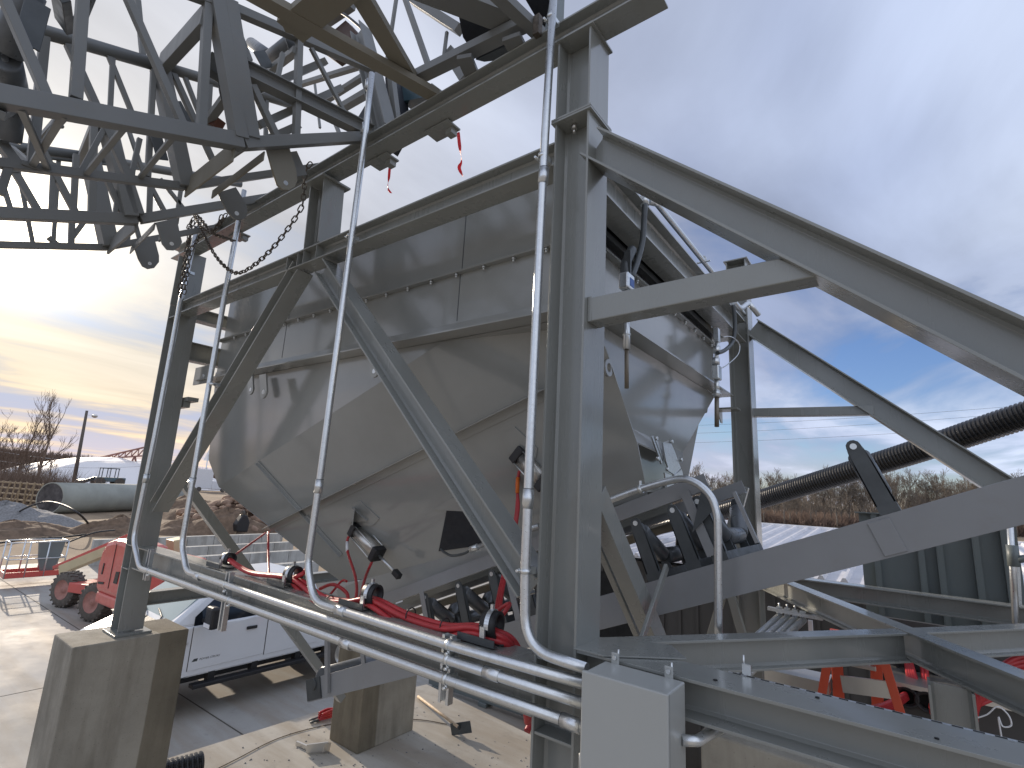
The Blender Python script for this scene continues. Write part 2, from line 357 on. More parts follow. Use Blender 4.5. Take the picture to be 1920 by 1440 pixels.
# ================================================================== GROUND
def sheet(x0, y0, x1, y1, z, nx=1, ny=1):
    mb = MB(); g = [[mb.bm.verts.new((x0+(x1-x0)*i/nx, y0+(y1-y0)*j/ny, z)) for j in range(ny+1)] for i in range(nx+1)]
    for i in range(nx):
        for j in range(ny): mb.bm.faces.new((g[i][j], g[i+1][j], g[i+1][j+1], g[i][j+1]))
    return mb
def ground_mat():
    mt, t, b = newmat('bare_earth')
    a = tex(t, 0.035, 7, 0.65); c = tex(t, 0.9, 6, 0.7); tr = tex(t, 0.25, 5, 0.6, stretch=(0.25, 1.6, 1))
    c1 = ramp(t, a, [(0.32, (0.15, 0.105, 0.07)), (0.5, (0.30, 0.22, 0.145)), (0.68, (0.42, 0.32, 0.20))])
    mx = t.nodes.new('ShaderNodeMix'); mx.data_type = 'RGBA'; mx.blend_type = 'MULTIPLY'; mx.inputs[0].default_value = 0.8
    t.links.new(c1, mx.inputs[6]); t.links.new(ramp(t, tr, [(0.3, 0.55), (0.7, 1.15)]), mx.inputs[7])
    t.links.new(mx.outputs[2], b.inputs['Base Color']); b.inputs['Roughness'].default_value = 0.95
    bump(t, b, c, 0.5, 0.08); return mt
struct('ground', sheet(-2500, -2500, 2500, 2500, -1.004, 1, 1), ground_mat())
def pad_mat(name, c, dust, amt, rough=0.6):
    mt, t, b = newmat(name)
    a = tex(t, 0.35, 8, 0.68); st = tex(t, 0.8, 6, 0.6, stretch=(0.35, 2.2, 1)); f = tex(t, 30, 5, 0.7)
    c1 = ramp(t, a, [(0.3, mul(c, 0.72)), (0.5, c), (0.72, mul(c, 1.18))])
    k = t.nodes.new('ShaderNodeMath'); k.operation = 'MULTIPLY'; t.links.new(ramp(t, st, [(0.42, 0.0), (0.62, 1.0)]), k.inputs[0]); k.inputs[1].default_value = amt
    mx = t.nodes.new('ShaderNodeMix'); mx.data_type = 'RGBA'; t.links.new(k.outputs[0], mx.inputs[0]); t.links.new(c1, mx.inputs[6]); mx.inputs[7].default_value = (*dust, 1)
    sp = tex(t, 3.2, 10, 0.8)
    mx2 = t.nodes.new('ShaderNodeMix'); mx2.data_type = 'RGBA'; t.links.new(ramp(t, sp, [(0.54, 0.0), (0.68, 0.35)]), mx2.inputs[0]); t.links.new(mx.outputs[2], mx2.inputs[6]); mx2.inputs[7].default_value = (*mul(c, 0.45), 1)
    t.links.new(mx2.outputs[2], b.inputs['Base Color'])
    t.links.new(ramp(t, a, [(0.35, min(1, rough+0.1)), (0.65, min(1, rough+0.4))]), b.inputs['Roughness']); b.inputs['Specular IOR Level'].default_value = 0.3
    bump(t, b, f, 0.35, 0.006); return mt
M['pad'] = pad_mat('concrete_yard', (0.37, 0.36, 0.335), (0.29, 0.24, 0.18), 0.6, 0.5)
M['slab'] = pad_mat('equipment_slab', (0.42, 0.395, 0.345), (0.27, 0.22, 0.16), 0.6, 0.7)
struct('concrete_yard', sheet(-27, -30, 20, 9.5, 0.0), 'pad')
mb = MB(); mb.box((-19, 9.5, -0.1), (20, 24, 0.0)); struct('rear_yard_slab', mb, 'pad')
# joints of the yard slabs
mb = MB()
a, b = P(0, 1085, 'Z', 0.004), P(148, 1180, 'Z', 0.004); d = (b-a).normalized(); mb.bar(a - d*6, b + d*9, 0.02, 0.002, d.cross(Z_))
for xx in (-12.0, -22.5): mb.box((xx, -25, 0.0), (xx+0.018, 9.4, 0.003))
struct('slab_joint', mb, mat('joint_filler', (0.10, 0.09, 0.075), 0.9))
# raised equipment slab under the frame
mb = MB()
c0, c1_, c2, c3 = P(320, 1420, 'Z', 0.05), P(625, 1325, 'Z', 0.05), P(800, 1283, 'Z', 0.05), P(1000, 1380, 'Z', 0.05)
mb.plate([V((c0.x+0.1, -8, -1.02)), V((6, -8, -1.02)), V((6, 7.35, -1.02)), V((c3.x, c3.y, -1.02)), V((c2.x, c2.y, -1.02)), V((c1_.x, c1_.y, -1.02)), V((c0.x, c0.y, -1.02))], Z_, 1.07)
struct('equipment_slab', mb, 'slab')

# ================================================================== PIERS
def pier(lo, hi, label, name='concrete_pier', pm='pier'):
    mb = MB(); mb.box(lo, hi); c = (V(lo)+V(hi))/2
    o = obj(name, mb, pm, bevel=0.012); tag(o, label, 'concrete pier', 'concrete piers under the steel'); return o
pier((-6.78, 1.70, 0.02), (-6.17, 2.68, 2.09), 'tall weathered concrete pier under the left steel column, in the lower left foreground', pm='pier_a')
pier((-6.93, 5.17, 0.05), (-6.28, 6.19, 1.45), 'streaky brown concrete pier standing on the slab behind the galvanised conduits', pm='pier_b')
q = P(1320, 1372, 'Y', 3.0)
pier((q.x-0.02, 3.0, 0.05), (q.x+0.62, 3.6, q.z), 'stained concrete pier half hidden under the right-hand front beam')
# two of the piers carry a darker vertical band in their material
# ================================================================== HOPPER SUPPORT FRAME
fr = thing('hopper_support_frame', (-1.29, 2.2, 0.05), 'grey painted steel frame of columns, beams and sloping braces carrying the hopper', 'steel frame')
def FB(name, p0, p1, d, fw, side=Y_, m_='frame', tf=0.012, label=None):
    mb = MB(); mb.ibeam(p0, p1, d, fw, side, tf); return obj(name, mb, m_, fr, bevel=0.0015, label=label)
def plate_xy(z, cx, cy, hx, hy, t, name, par=fr, m_='frame'):
    mb = MB(); mb.box((cx-hx, cy-hy, z), (cx+hx, cy+hy, z+t)); return obj(name, mb, m_, par, bevel=0.0015)
MX, FY = -1.29, 2.21
ZC = 5.72
# main column, with its extension on cap plates
FB('column', V((MX, FY, 0.06)), V((MX, FY, ZC)), 0.215, 0.22, label='nearest full height column of the frame')
plate_xy(ZC, MX, FY, 0.125, 0.125, 0.012, 'cap_plate'); plate_xy(ZC+0.0145, MX, FY, 0.125, 0.125, 0.012, 'base_plate')
FB('column_extension', V((MX, FY, ZC+0.027)), V((MX, FY, 6.262)), 0.215, 0.22)
plate_xy(6.262, MX, FY, 0.125, 0.125, 0.014, 'cap_plate')
plate_xy(2.965, MX, FY+0.0, 0.094, 0.105, 0.012, 'stiffener_plate'); plate_xy(2.66, MX, FY+0.0, 0.094, 0.105, 0.012, 'stiffener_plate')
mb = MB(); c = P(1077, 237, 'Y', FY-0.055); mb.cyl(V((c.x, c.y, ZC-0.03)), V((c.x, c.y, ZC)), 0.016, 6); mb.cyl(V((c.x, c.y, ZC-0.055)), V((c.x, c.y, ZC-0.03)), 0.009, 8); obj('bolt', mb, 'alu', fr)
# left column on its pier
LX = -6.46
FB('column', V((LX, 2.20, 2.115)), V((LX-0.12, 2.20, 5.62)), 0.215, 0.22, label='left column standing on the tall pier')
mb = MB(); mb.box((LX-0.16, 2.04, 2.09), (LX+0.20, 2.36, 2.112)); obj('base_plate', mb, 'frame', fr, bevel=0.002)
FB('column_extension', V((LX-0.13, 2.2, 5.625)), V((LX-0.15, 2.2, 6.25)), 0.215, 0.22)
for zz_ in (2.93, 2.70, 5.45): plate_xy(zz_, LX-0.04-(zz_-2)*0.03, 2.20, 0.09, 0.105, 0.01, 'stiffener_plate')
# far columns
FB('column', V((-1.29, 5.77, 0.06)), V((-1.29, 5.77, 6.335)), 0.205, 0.22, label='far right column behind the hopper')
plate_xy(6.335, -1.29, 5.77, 0.125, 0.125, 0.014, 'cap_plate')
FB('column', V((-6.6, 5.7, 1.47)), V((-6.6, 5.7, 5.6)), 0.205, 0.22)
# upper and lower front beams, side beams
BZ = 5.54
FB('upper_beam', V((-6.47, 2.175, BZ)), V((MX-0.11, 2.175, BZ)), 0.145, 0.15)
FB('upper_beam', V((MX, 2.325, 5.49)), V((MX, 5.655, 5.49)), 0.24, 0.16, X_)
FB('upper_beam', V((-6.5, 5.77, BZ)), V((-1.4, 5.77, BZ)), 0.145, 0.15)
FB('upper_beam', V((-6.55, 2.32, BZ)), V((-6.55, 5.655, BZ)), 0.145, 0.15, X_)
FB('lower_beam', V((-6.34, 2.19, 2.83)), V((MX-0.11, 2.19, 2.83)), 0.215, 0.18)
FB('front_beam', V((MX+0.11, 2.20, 2.972)), V((2.6, 2.20, 2.972)), 0.145, 0.20, label='long front beam running from the main column past the junction box')
FB('side_beam', V((-6.44, 2.32, 2.40)), V((-6.54, 5.65, 2.40)), 0.13, 0.12, X_)
FB('side_beam', V((-6.60, 2.32, 5.10)), V((-6.60, 5.65, 5.10)), 0.22, 0.14, X_)
FB('rear_deck_beam', V((-1.18, 5.77, 2.96)), V((3.2, 5.77, 2.96)), 0.145, 0.16)
mb = MB(); mb.box((-0.62, 2.302, 3.02), (2.5, 2.345, 3.036)); sl_ = obj('slotted_strip', mb, 'galv', fr)
mb = MB(); x = -0.60
while x < 2.4: mb.box((x, 2.312, 3.0365), (x+0.028, 2.334, 3.0385)); x += 0.051
obj('strip_slots', mb, 'hole', sl_)
for (x, y, z, d) in ((-0.62, 2.16, 3.045, .008), (0.02, 2.14, 3.045, .006), (-0.3, 2.25, 3.045, .007)):
    mb = MB(); mb.cyl(V((x, y, z)), V((x, y, z+.003)), d, 10); obj('bolt_hole', mb, 'hole', fr)
# plan bracing of the right bay
A0 = V((-1.17, 2.33, 2.972)); A1 = P(1700, 1183, 'Z', 3.045); A1.z = 2.972; A2 = P(1920, 1174, 'Z', 3.045); A2.z = 2.972
B0 = V((-1.12, 5.64, 2.977)); B2 = P(1920, 1268, 'Z', 3.045); B2.z = 2.977
dB = (B2-B0).normalized(); dA = (A2-A1).normalized(); sB = dB.cross(Z_); sA = (A1-A0).normalized().cross(Z_)
FB('plan_brace', B0, B2 + dB*1.6, 0.15, 0.11, sB)
FB('plan_brace', A0 + V((0.02, 0.0, 0)), A1 - (A1-A0).normalized()*0.03, 0.15, 0.10, sA)
FB('plan_brace', A1 + dA*0.03, A2 + dA*2.0, 0.15, 0.10, dA.cross(Z_))
mb = MB(); mb.plate([V((-1.19, 2.09, 3.047)), V((-1.05, 2.09, 3.047)), V((-0.78, 2.32, 3.047)), V((-0.9, 2.47, 3.047)), V((-1.12, 2.38, 3.047)), V((-1.19, 2.33, 3.047))], Z_, 0.006)
obj('gusset_plate', mb, 'frame', fr, bevel=0.001)
# inverted V brace under the upper beam
def fp(px, py, y=2.10): return P(px, py, 'Y', y) + V((0, 0.075, 0))
FB('brace', fp(553, 497), fp(283, 950), 0.145, 0.15)
FB('brace', fp(596, 497), fp(986, 1103), 0.145, 0.15)
mp_ = P(605, 470, 'Y', 2.10)
FB('column_extension', V((-3.80, 2.2, 5.62)), V((-3.84, 2.2, 6.225)), 0.215, 0.20)
mb = MB(); mb.box((-3.98, 2.06, 6.227), (-3.70, 2.34, 6.245)); obj('cap_plate', mb, 'frame', fr, bevel=0.001)
for xx in (-4.16, -3.99, -3.90, -3.71):
    mb = MB(); mb.box((xx-0.004, 2.104, BZ-0.06), (xx+0.004, 2.246, BZ+0.06)); obj('stiffener_plate', mb, 'frame', fr)
# sloping beams to the right, with tie tubes
s0, s1 = P(1103, 262, 'Y', 2.10), P(1920, 653, 'Y', 2.10)
ds = (s1-s0).normalized()
FB('sloping_beam', s0 + V((0.0, 0.09, 0.0)), s1 + ds*1.2 + V((0, 0.09, 0)), 0.163, 0.18, label='long sloping beam crossing the upper right of the frame')
r0, r1 = P(1408, 611, 'Y', 5.68), P(1880, 911, 'Y', 5.68)
FB('sloping_beam', r0 + V((0, 0.08, 0)), r1 + (r1-r0).normalized()*1.0 + V((0, 0.08, 0)), 0.19, 0.16)
a = P(1100, 580, 'Y', 2.13); mb = MB(); mb.plate([P(px, py, 'Y', 2.13) for px, py in ((1106, 558), (1460, 484), (1540, 516), (1108, 602))], Y_, 0.115); obj('tie_tube', mb, 'frame', fr, bevel=0.005)
mb = MB(); mb.box((MX+0.1085, 2.13, a.z-0.065), (MX+0.13, 2.25, a.z+0.065)); obj('end_plate', mb, 'frame', fr, bevel=0.002)
mb = MB(); a = P(1410, 773, 'Y', 5.72); b = P(1638, 769, 'Y', 5.72); mb.bar(a+Y_*0.05, b+Y_*0.05, 0.10, 0.085); obj('tie_tube', mb, 'frame', fr, bevel=0.004)
# brace in the right side bay going down to the deck, and its mates
def xb(px0, py0, px1, py1, ax, val, w_, h_, side, name='side_brace', m_='frame'):
    mb = MB(); mb.bar(P(px0, py0, ax, val), P(px1, py1, ax, val), w_, h_, side); return obj(name, mb, m_, fr, bevel=0.003)
xb(1113, 925, 1236, 1215, 'X', -1.24, 0.09, 0.115, X_); xb(1110, 990, 1203, 1205, 'X', -1.36, 0.04, 0.05, X_)
xb(1250, 1062, 1203, 1200, 'X', -1.15, 0.02, 0.045, X_)
xb(1390, 1000, 1330, 1200, 'Y', 5.3, 0.06, 0.06, Y_); xb(1362, 1085, 1395, 1200, 'Y', 5.35, 0.06, 0.07, Y_)
xb(1394, 912, 1366, 1016, 'Y', 4.9, 0.05, 0.09, Y_)
xb(345, 905, 640, 1310, 'X', -6.40, 0.10, 0.10, X_)
mb = MB(); a = P(352, 748, 'Y', 2.4); mb.box((a.x-0.3, 2.33, a.z-0.045), (a.x+0.20, 2.44, a.z-0.0)); mb.box((a.x-0.3, 2.33, a.z-0.11), (a.x+0.10, 2.40, a.z-0.047)); obj('stub_bracket', mb, 'frame', fr)
mb = MB(); a = P(1362, 770, 'Y', 5.62); mb.box((a.x-0.06, 5.47, a.z-0.01), (a.x+0.14, 5.655, a.z+0.01)); mb.plate([V((a.x-0.06, 5.47, a.z-0.012)), V((a.x-0.06, 5.655, a.z-0.012)), V((a.x-0.06, 5.655, a.z-0.13)), V((a.x-0.06, 5.60, a.z-0.13))], X_, 0.01); obj('stub_bracket', mb, 'frame', fr)
# post below the plan bracing
a = P(1783, 1290, 'Y', 3.35); FB('post', V((a.x, 3.45, 0.06)), V((a.x, 3.45, 2.895)), 0.17, 0.16)
# unistrut brackets clamped to the lower beam
for (px, y0, y1) in ((843, 1190, 1322), (284, 1030, 1092), (432, 1072, 1190)):
    t_ = P(px, y0, 'Y', 2.078); b_ = P(px, y1, 'Y', 2.078)
    mb = MB()
    mb.box((t_.x-0.034, 2.062, b_.z), (t_.x-0.030, 2.098, t_.z)); mb.box((t_.x+0.030, 2.062, b_.z), (t_.x+0.034, 2.098, t_.z)); mb.box((t_.x-0.0295, 2.092, b_.z), (t_.x+0.0295, 2.098, t_.z))
    mb.box((t_.x-0.0295, 2.062, b_.z), (t_.x-0.018, 2.066, t_.z)); mb.box((t_.x+0.018, 2.062, b_.z), (t_.x+0.0295, 2.066, t_.z))
    obj('strut_channel', mb, 'galv', fr)
# seat plates for the hose clamps on top of the lower beam
for (px, py) in ((413, 1078), (531, 1112), (672, 1154), (905, 1222)):
    a = P(px, py, 'Y', 2.2); mb = MB(); mb.angle(V((a.x-0.11, 2.12, 2.945)), V((a.x+0.13, 2.12, 2.945)), 0.035, Y_, Z_, 0.006); mb.box((a.x-0.11, 2.19, 2.945), (a.x+0.13, 2.30, 2.952)); obj('seat_angle', mb, 'dark', fr)

# ================================================================== HOPPER
hp = thing('feed_hopper', (-3.8, 3.9, 2.7), 'large grey tapering steel feed hopper hung in the middle of the frame', 'hopper')
FZ = 4.745
HX0, HX1, HY0, HY1 = -6.27, -1.44, 2.55, 5.25
def wallbox(name, z0, z1, inset, t=0.008):
    x0, x1, y0, y1 = HX0+inset, HX1-inset, HY0+inset, HY1-inset
    for (a, b) in (((x0, y0, z0), (x1, y0+t, z1)), ((x0, y1-t, z0), (x1, y1, z1)), ((x0, y0+t, z0), (x0+t, y1-t, z1)), ((x1-t, y0+t, z0), (x1, y1-t, z1))):
        mb = MB(); mb.box(a, b); obj(name, mb, 'hopper', hp)
LIPZ = 5.235
wallbox('side_wall', FZ+0.0125, LIPZ, 0.0)
wallbox('top_rim', LIPZ+0.0145, 5.90, 0.012)
mb = MB(); mb.box((HX1-0.011, HY0+0.03, LIPZ+0.03), (HX1-0.004, HY1-0.03, 5.88)); obj('end_shade_sheet', mb, 'black', hp)  # black sheet put in for the deep shade under the side beam
# bolted lip and main flange as angle frames
def frame_ring(name, z, out, t, m_='hopper', inn=0.0):
    mb = MB(); x0, x1, y0, y1 = HX0, HX1, HY0, HY1
    g = 0.03; mb.box((x0-out, y0-out, z), (x1+out, y0+g, z+t)); mb.box((x0-out, y1-g, z), (x1+out, y1+out, z+t))
    mb.box((x0-out, y0+g, z), (x0+g, y1-g, z+t)); mb.box((x1-g, y0+g, z), (x1+out, y1-g, z+t)); return obj(name, mb, m_, hp, bevel=0.001)
frame_ring('bolted_lip', LIPZ, 0.05, 0.006); frame_ring('bolted_lip', LIPZ+0.0075, 0.05, 0.006)
frame_ring('main_flange', FZ, 0.15, 0.012)
mb = MB()
mb.plate([V((HX0, HY0-0.002, FZ+0.115)), V((HX1, HY0-0.002, FZ+0.115)), V((HX1, HY0-0.012, FZ+0.013)), V((HX0, HY0-0.012, FZ+0.013))], V((0, -1, 0)), 0.006); obj('stiffener_strip', mb, 'hopper', hp)
for i in range(18):
    x = -5.9 + i*0.262; mb = MB()
    mb.cyl(V((x, HY0-0.028, LIPZ-0.014)), V((x, HY0-0.028, LIPZ-0.0005)), 0.013, 6); mb.cyl(V((x, HY0-0.028, LIPZ-0.03)), V((x, HY0-0.028, LIPZ-0.014)), 0.008, 8); obj('bolt', mb, 'zinc', hp)
for i in range(10):
    y = 2.75 + i*0.26; mb = MB()
    mb.cyl(V((HX1+0.028, y, LIPZ-0.014)), V((HX1+0.028, y, LIPZ-0.0005)), 0.013, 6); mb.cyl(V((HX1+0.028, y, LIPZ-0.03)), V((HX1+0.028, y, LIPZ-0.014)), 0.008, 8); obj('bolt', mb, 'zinc', hp)
# ribs on the right end above the lip
for z in (5.33, 5.47, 5.62):
    mb = MB(); mb.box((HX1-0.010, HY0+0.05, z), (HX1+0.045, HY1-0.05, z+0.045)); obj('end_rib', mb, 'dark', hp)
for px in (860, 545):
    x = P(px, 560, 'Y', HY0).x; mb = MB(); mb.box((x-.003, HY0-.002, FZ+.13), (x+.003, HY0+.001, LIPZ-.002)); mb.box((x-.003, HY0+.0095, LIPZ+.016), (x+.003, HY0+.0125, 5.88)); obj('weld_seam', mb, 'dark', hp)
# cone plates
RL = P(410, 913, 'Y', 2.62); VL = P(391, 862, 'Y', 2.60)
RR = P(832, 650, 'Y', HY0); RR.z = FZ - 0.002
TL = V((HX0, HY0, FZ-0.002)); TR = V((HX1, HY0, FZ-0.002))
BT = P(745, 1074, 'Y', 3.27)
nB = (RR-RL).cross(BT-RL).normalized()
if nB.y > 0: nB = -nB
def onB(px, py, off=0.0): return PP(px, py, RL + nB*off, nB)
th = 0.008
def tri(name, pts, n, t=th, m_='hopper'):
    mb = MB(); mb.plate(pts, n, t); return obj(name, mb, m_, hp, bevel=0.001)
nA = (TL-RL).cross(RR-RL).normalized(); nA = nA if nA.y > 0 else -nA
tri('upper_front_plate', [TL, VL, RL, RR], nA)
# steep lower front plate
b1, b2, b3, b4 = onB(505, 985), onB(600, 1062), onB(642, 1092), onB(745, 1074)
b5 = onB(1214, 930); b6 = onB(1196, 835); b7 = onB(1141, 668)
hB = nB.cross(Z_).normalized(); hB = hB if hB.x > 0 else -hB
bT = RR + hB*((HX1 - 0.01 - RR.x)/hB.x)
BPTS = [RL, b1, b2, b3, b4, b5, b6, b7, bT, RR]
mb = MB(); mb.plate([RR, V((HX1, HY0, RR.z)), bT], -Z_, 0.006); obj('flange_closer', mb, 'hopper', hp)
tri('lower_front_plate', BPTS, -nB)
# mirrored back plates and the ends
def mir(p): return V((min(p.x, HX1-0.03), HY1 - (p.y-HY0)*1.25, p.z))
nBm = V((nB.x, -nB.y, nB.z)); nAm = V((nA.x, -nA.y, nA.z))
tri('upper_rear_plate', [mir(TL), mir(VL), mir(RL), mir(RR)], nAm); tri('lower_rear_plate', [mir(p) for p in BPTS], -nBm)
tri('left_end_plate', [V((HX0, HY0, FZ-0.002)), V((HX0, HY1, FZ-0.002)), mir(VL), VL], X_); tri('left_corner_plate', [VL, mir(VL), mir(RL), RL], X_)
tri('left_sloping_plate', [RL, mir(RL), mir(b2), b2], X_)
tri('tail_plate', [b2, mir(b2), mir(b3), b3], X_)
# right end: trapezoid plate, reflective
e0 = V((HX1, HY0+0.05, FZ-0.003)); e1 = V((HX1, HY1, FZ-0.003))
e2 = P(1279, 848, 'X', HX1-0.03); e3 = P(1183, 803, 'X', HX1-0.03); e4 = P(1140, 668, 'X', HX1-0.01)
tri('right_end_plate', [e0, e1, e2, e3, e4], X_, 0.006)
f2 = P(1279, 848, 'X', HX1-0.022); f3 = P(1183, 803, 'X', HX1-0.022)
g2 = P(1278, 868, 'X', HX1+0.03); g3 = P(1190, 828, 'X', HX1+0.03)
mb = MB(); mb.plate([f3, f2, g2, g3], X_, 0.006); obj('end_lip', mb, 'hopper', hp)
t0, t1 = P(1186, 828, 'X', HX1-0.09), P(1262, 862, 'X', HX1-0.09); t2, t3 = P(1258, 925, 'X', HX1-0.09), P(1208, 922, 'X', HX1-0.09)
mb = MB(); mb.plate([t0, t1, t2, t3], -X_, 0.25); obj('discharge_throat', mb, 'hopper', hp)
# gate guides: clamped toothed plates beside the throat
mb = MB()
for (xa, ya, xb_, yb) in ((1222, 818, 1240, 868), (1228, 822, 1243, 864)): mb.bar(P(xa, ya, 'X', HX1+0.06), P(xb_, yb, 'X', HX1+0.06), 0.012, 0.022, X_)
obj('gate_guide', mb, 'galv', hp)
mb = MB(); gx = HX1+0.07
mb.plate([P(1240, 830, 'X', gx), P(1253, 826, 'X', gx), P(1262, 845, 'X', gx), P(1268, 862, 'X', gx), P(1274, 878, 'X', gx), P(1262, 890, 'X', gx), P(1252, 884, 'X', gx), P(1245, 860, 'X', gx)], X_, 0.012)
mb.plate([P(1244, 886, 'X', gx), P(1259, 892, 'X', gx), P(1268, 925, 'X', gx), P(1250, 930, 'X', gx)], X_, 0.010)
mb.plate([P(1262, 892, 'X', gx+0.01), P(1276, 880, 'X', gx+0.01), P(1286, 920, 'X', gx+0.01), P(1270, 924, 'X', gx+0.01)], X_, 0.010)
obj('toothed_gate_plate', mb, 'galv', hp, label='pale toothed gate plate on the discharge end')
for (px, py) in ((1249, 880), (1257, 828), (1275, 862), (1228, 822), (1231, 860)):
    mb = MB(); c = P(px, py, 'X', gx+0.014); mb.cyl(c, c+X_*0.02, 0.014, 6); obj('bolt', mb, 'zinc', hp)
# angle stiffeners welded to the lower front plate
def stiff(pa, pb, w_=0.05):
    a, b = onB(*pa, 0.002), onB(*pb, 0.002); ax = (b-a).normalized(); mb = MB(); mb.angle(a, b, w_, nB, ax.cross(nB), 0.008); return obj('stiffener_angle', mb, 'hopper', hp, bevel=0.001)
stiff((503, 985), (1030, 722), 0.08)
stiff((640, 1042), (483, 868), 0.035)
# cylinder mounting pad
mb = MB(); mb.plate([onB(650, 955, 0.001), onB(668, 940, 0.001), onB(676, 938, 0.001), onB(712, 972, 0.001), onB(700, 985, 0.001), onB(655, 985, 0.001)], nB, 0.008); obj('mounting_pad', mb, 'hopper', hp)
mb = MB(); mb.plate([onB(652, 978, 0.01), onB(662, 950, 0.01), onB(690, 975, 0.01)], nB, 0.02); mb.plate([onB(657, 985, 0.01), onB(662, 952, 0.01), onB(664, 953, 0.10), onB(660, 985, 0.12)], (onB(680, 960)-onB(657, 960)), 0.01); obj('cylinder_lug', mb, 'hopper', hp)
mb = MB(); mb.plate([onB(948, 812, 0.001), onB(966, 800, 0.001), onB(1008, 840, 0.001), onB(1006, 858, 0.001), onB(950, 850, 0.001)], nB, 0.008); obj('mounting_pad', mb, 'hopper', hp)
mb = MB(); mb.plate([onB(812, 955, 0.001), onB(845, 934, 0.001), onB(858, 930, 0.001), onB(870, 958, 0.001)], nB, 0.008); obj('mounting_pad', mb, 'hopper', hp)
# black inspection opening with rubber sheet
mb = MB(); mb.plate([onB(838, 957, 0.002), onB(868, 957, 0.002), onB(915, 1020, 0.002), onB(823, 1033, 0.002)], nB, 0.006); obj('rubber_skirt', mb, 'belt', hp)
# lifting lugs along the flange
def lug(px, py0, py1, wpx, y, name='lifting_lug'):
    a = P(px, py0, 'Y', y); b = P(px, py1, 'Y', y); r = wpx/2.0*0.0052
    pts = [a + V((-r, 0, 0)), a + V((r, 0, 0))] + [V((b.x, y, b.z+r)) + V((math.cos(t), 0, math.sin(t)))*r for t in [-math.pi*k/8 for k in range(0, 9)]]
    mb = MB(); mb.plate(pts, Y_, 0.016); mb.bm.faces.ensure_lookup_table(); o = obj(name, mb, 'hopper', hp)
    mb = MB(); c = V((b.x, y-0.002, b.z+r)); mb.cyl(c, c+Y_*0.020, r*0.38, 12); obj('lug_hole', mb, 'galv', o); return o
lug(492, 702, 747, 24, 2.40); lug(468, 702, 740, 20, 2.42); lug(700, 672, 708, 20, 2.41)
mb = MB(); a = P(367, 690, 'Y', 2.42); b = P(395, 716, 'Y', 2.42); mb.box((a.x, 2.42, b.z), (b.x, 2.435, a.z)); o = obj('lifting_lug', mb, 'hopper', hp)
mb = MB(); c = P(380, 705, 'Y', 2.415); mb.cyl(c, c+Y_*0.03, 0.024, 12); obj('lug_hole', mb, 'galv', o)
mb = MB(); c = P(1314, 762, 'X', HX1-0.03); mb.sleeve(c-X_*0.0+Y_*0.10, c+X_*0.02+Y_*0.10, 0.05, 0.028, 8); mb.box((c.x, c.y-0.05, c.z-0.05), (c.x+0.015, c.y+0.055, c.z+0.03)); obj('lifting_lug', mb, 'hopper', hp)
mb = MB(); c = P(1137, 690, 'X', HX1+0.02); mb.sleeve(c, c+X_*0.02, 0.055, 0.03, 16); obj('lifting_lug', mb, 'hopper', hp)
# ================================================================== INCLINED CONVEYOR UNDER THE HOPPER
cv = thing('inclined_conveyor', (-4.5, 3.2, 1.7), 'grey inclined belt conveyor with troughing rollers running up under the hopper', 'conveyor')
SL = 0.40; ca = 1/math.sqrt(1+SL*SL); U = V((ca, 0, SL*ca)); NN = V((-SL*ca, 0, ca))
NY, FYc = 3.20, 4.12
def zt(x): return 3.222 + SL*(x+1.223)
def SP(x, y, n=0.0): return V((x, y, zt(x))) + NN*n
for y, s_, nm in ((NY, 1, 'near'), (FYc, -1, 'far')):
    mb = MB(); a = SP(-4.75, y, -0.095); b = SP(3.0, y, -0.095); ax = b-a
    mb.prism([(0, -0.095), (0.055*s_, -0.095), (0.055*s_, -0.085), (0.008*s_, -0.085), (0.008*s_, 0.085), (0.055*s_, 0.085), (0.055*s_, 0.095), (0, 0.095)], a, Y_, NN, ax); obj('stringer', mb, 'conv', cv, bevel=0.002)
mb = MB(); a = SP(-0.33, NY-0.008, -0.19); mb.prism([(0, 0.02), (0.1, 0.02), (0.1, 0.185), (0, 0.185)], SP(-0.165, NY-0.0075, -0.20), U, NN, Y_*0.006); obj('splice_plate', mb, 'conv', cv, bevel=0.003)
for y in (NY, FYc):
    mb = MB(); mb.prism([(0, 0), (0.05, 0), (0.05, 0.006), (0.006, 0.006), (0.006, 0.095), (0, 0.095)], SP(-4.45, y, 0.40), Y_ if y == NY else -Y_, NN, U*3.96); obj('upper_rail', mb, 'conv', cv, bevel=0.001)
# skirt board from the hopper bottom down to the rail
mb = MB(); mb.prism([(0, 0), (0.008, 0), (0.008, 0.20), (0, 0.20)], SP(-4.25, NY+0.06, 0.50), Y_, NN, U*3.2); obj('skirt_board', mb, 'hopper', cv)
mb = MB(); mb.prism([(0, 0), (0.008, 0), (0.008, 0.26), (0, 0.26)], SP(-4.25, FYc-0.06, 0.45), Y_, NN, U*3.2); obj('skirt_board', mb, 'hopper', cv)
mb = MB(); mb.prism([(-0.02, 0), (0.62, 0), (0.62, 0.008), (-0.02, 0.008)], SP(-4.3, NY+0.12, 0.30), Y_, NN, U*3.6); obj('return_belt_pan', mb, 'brown', cv)
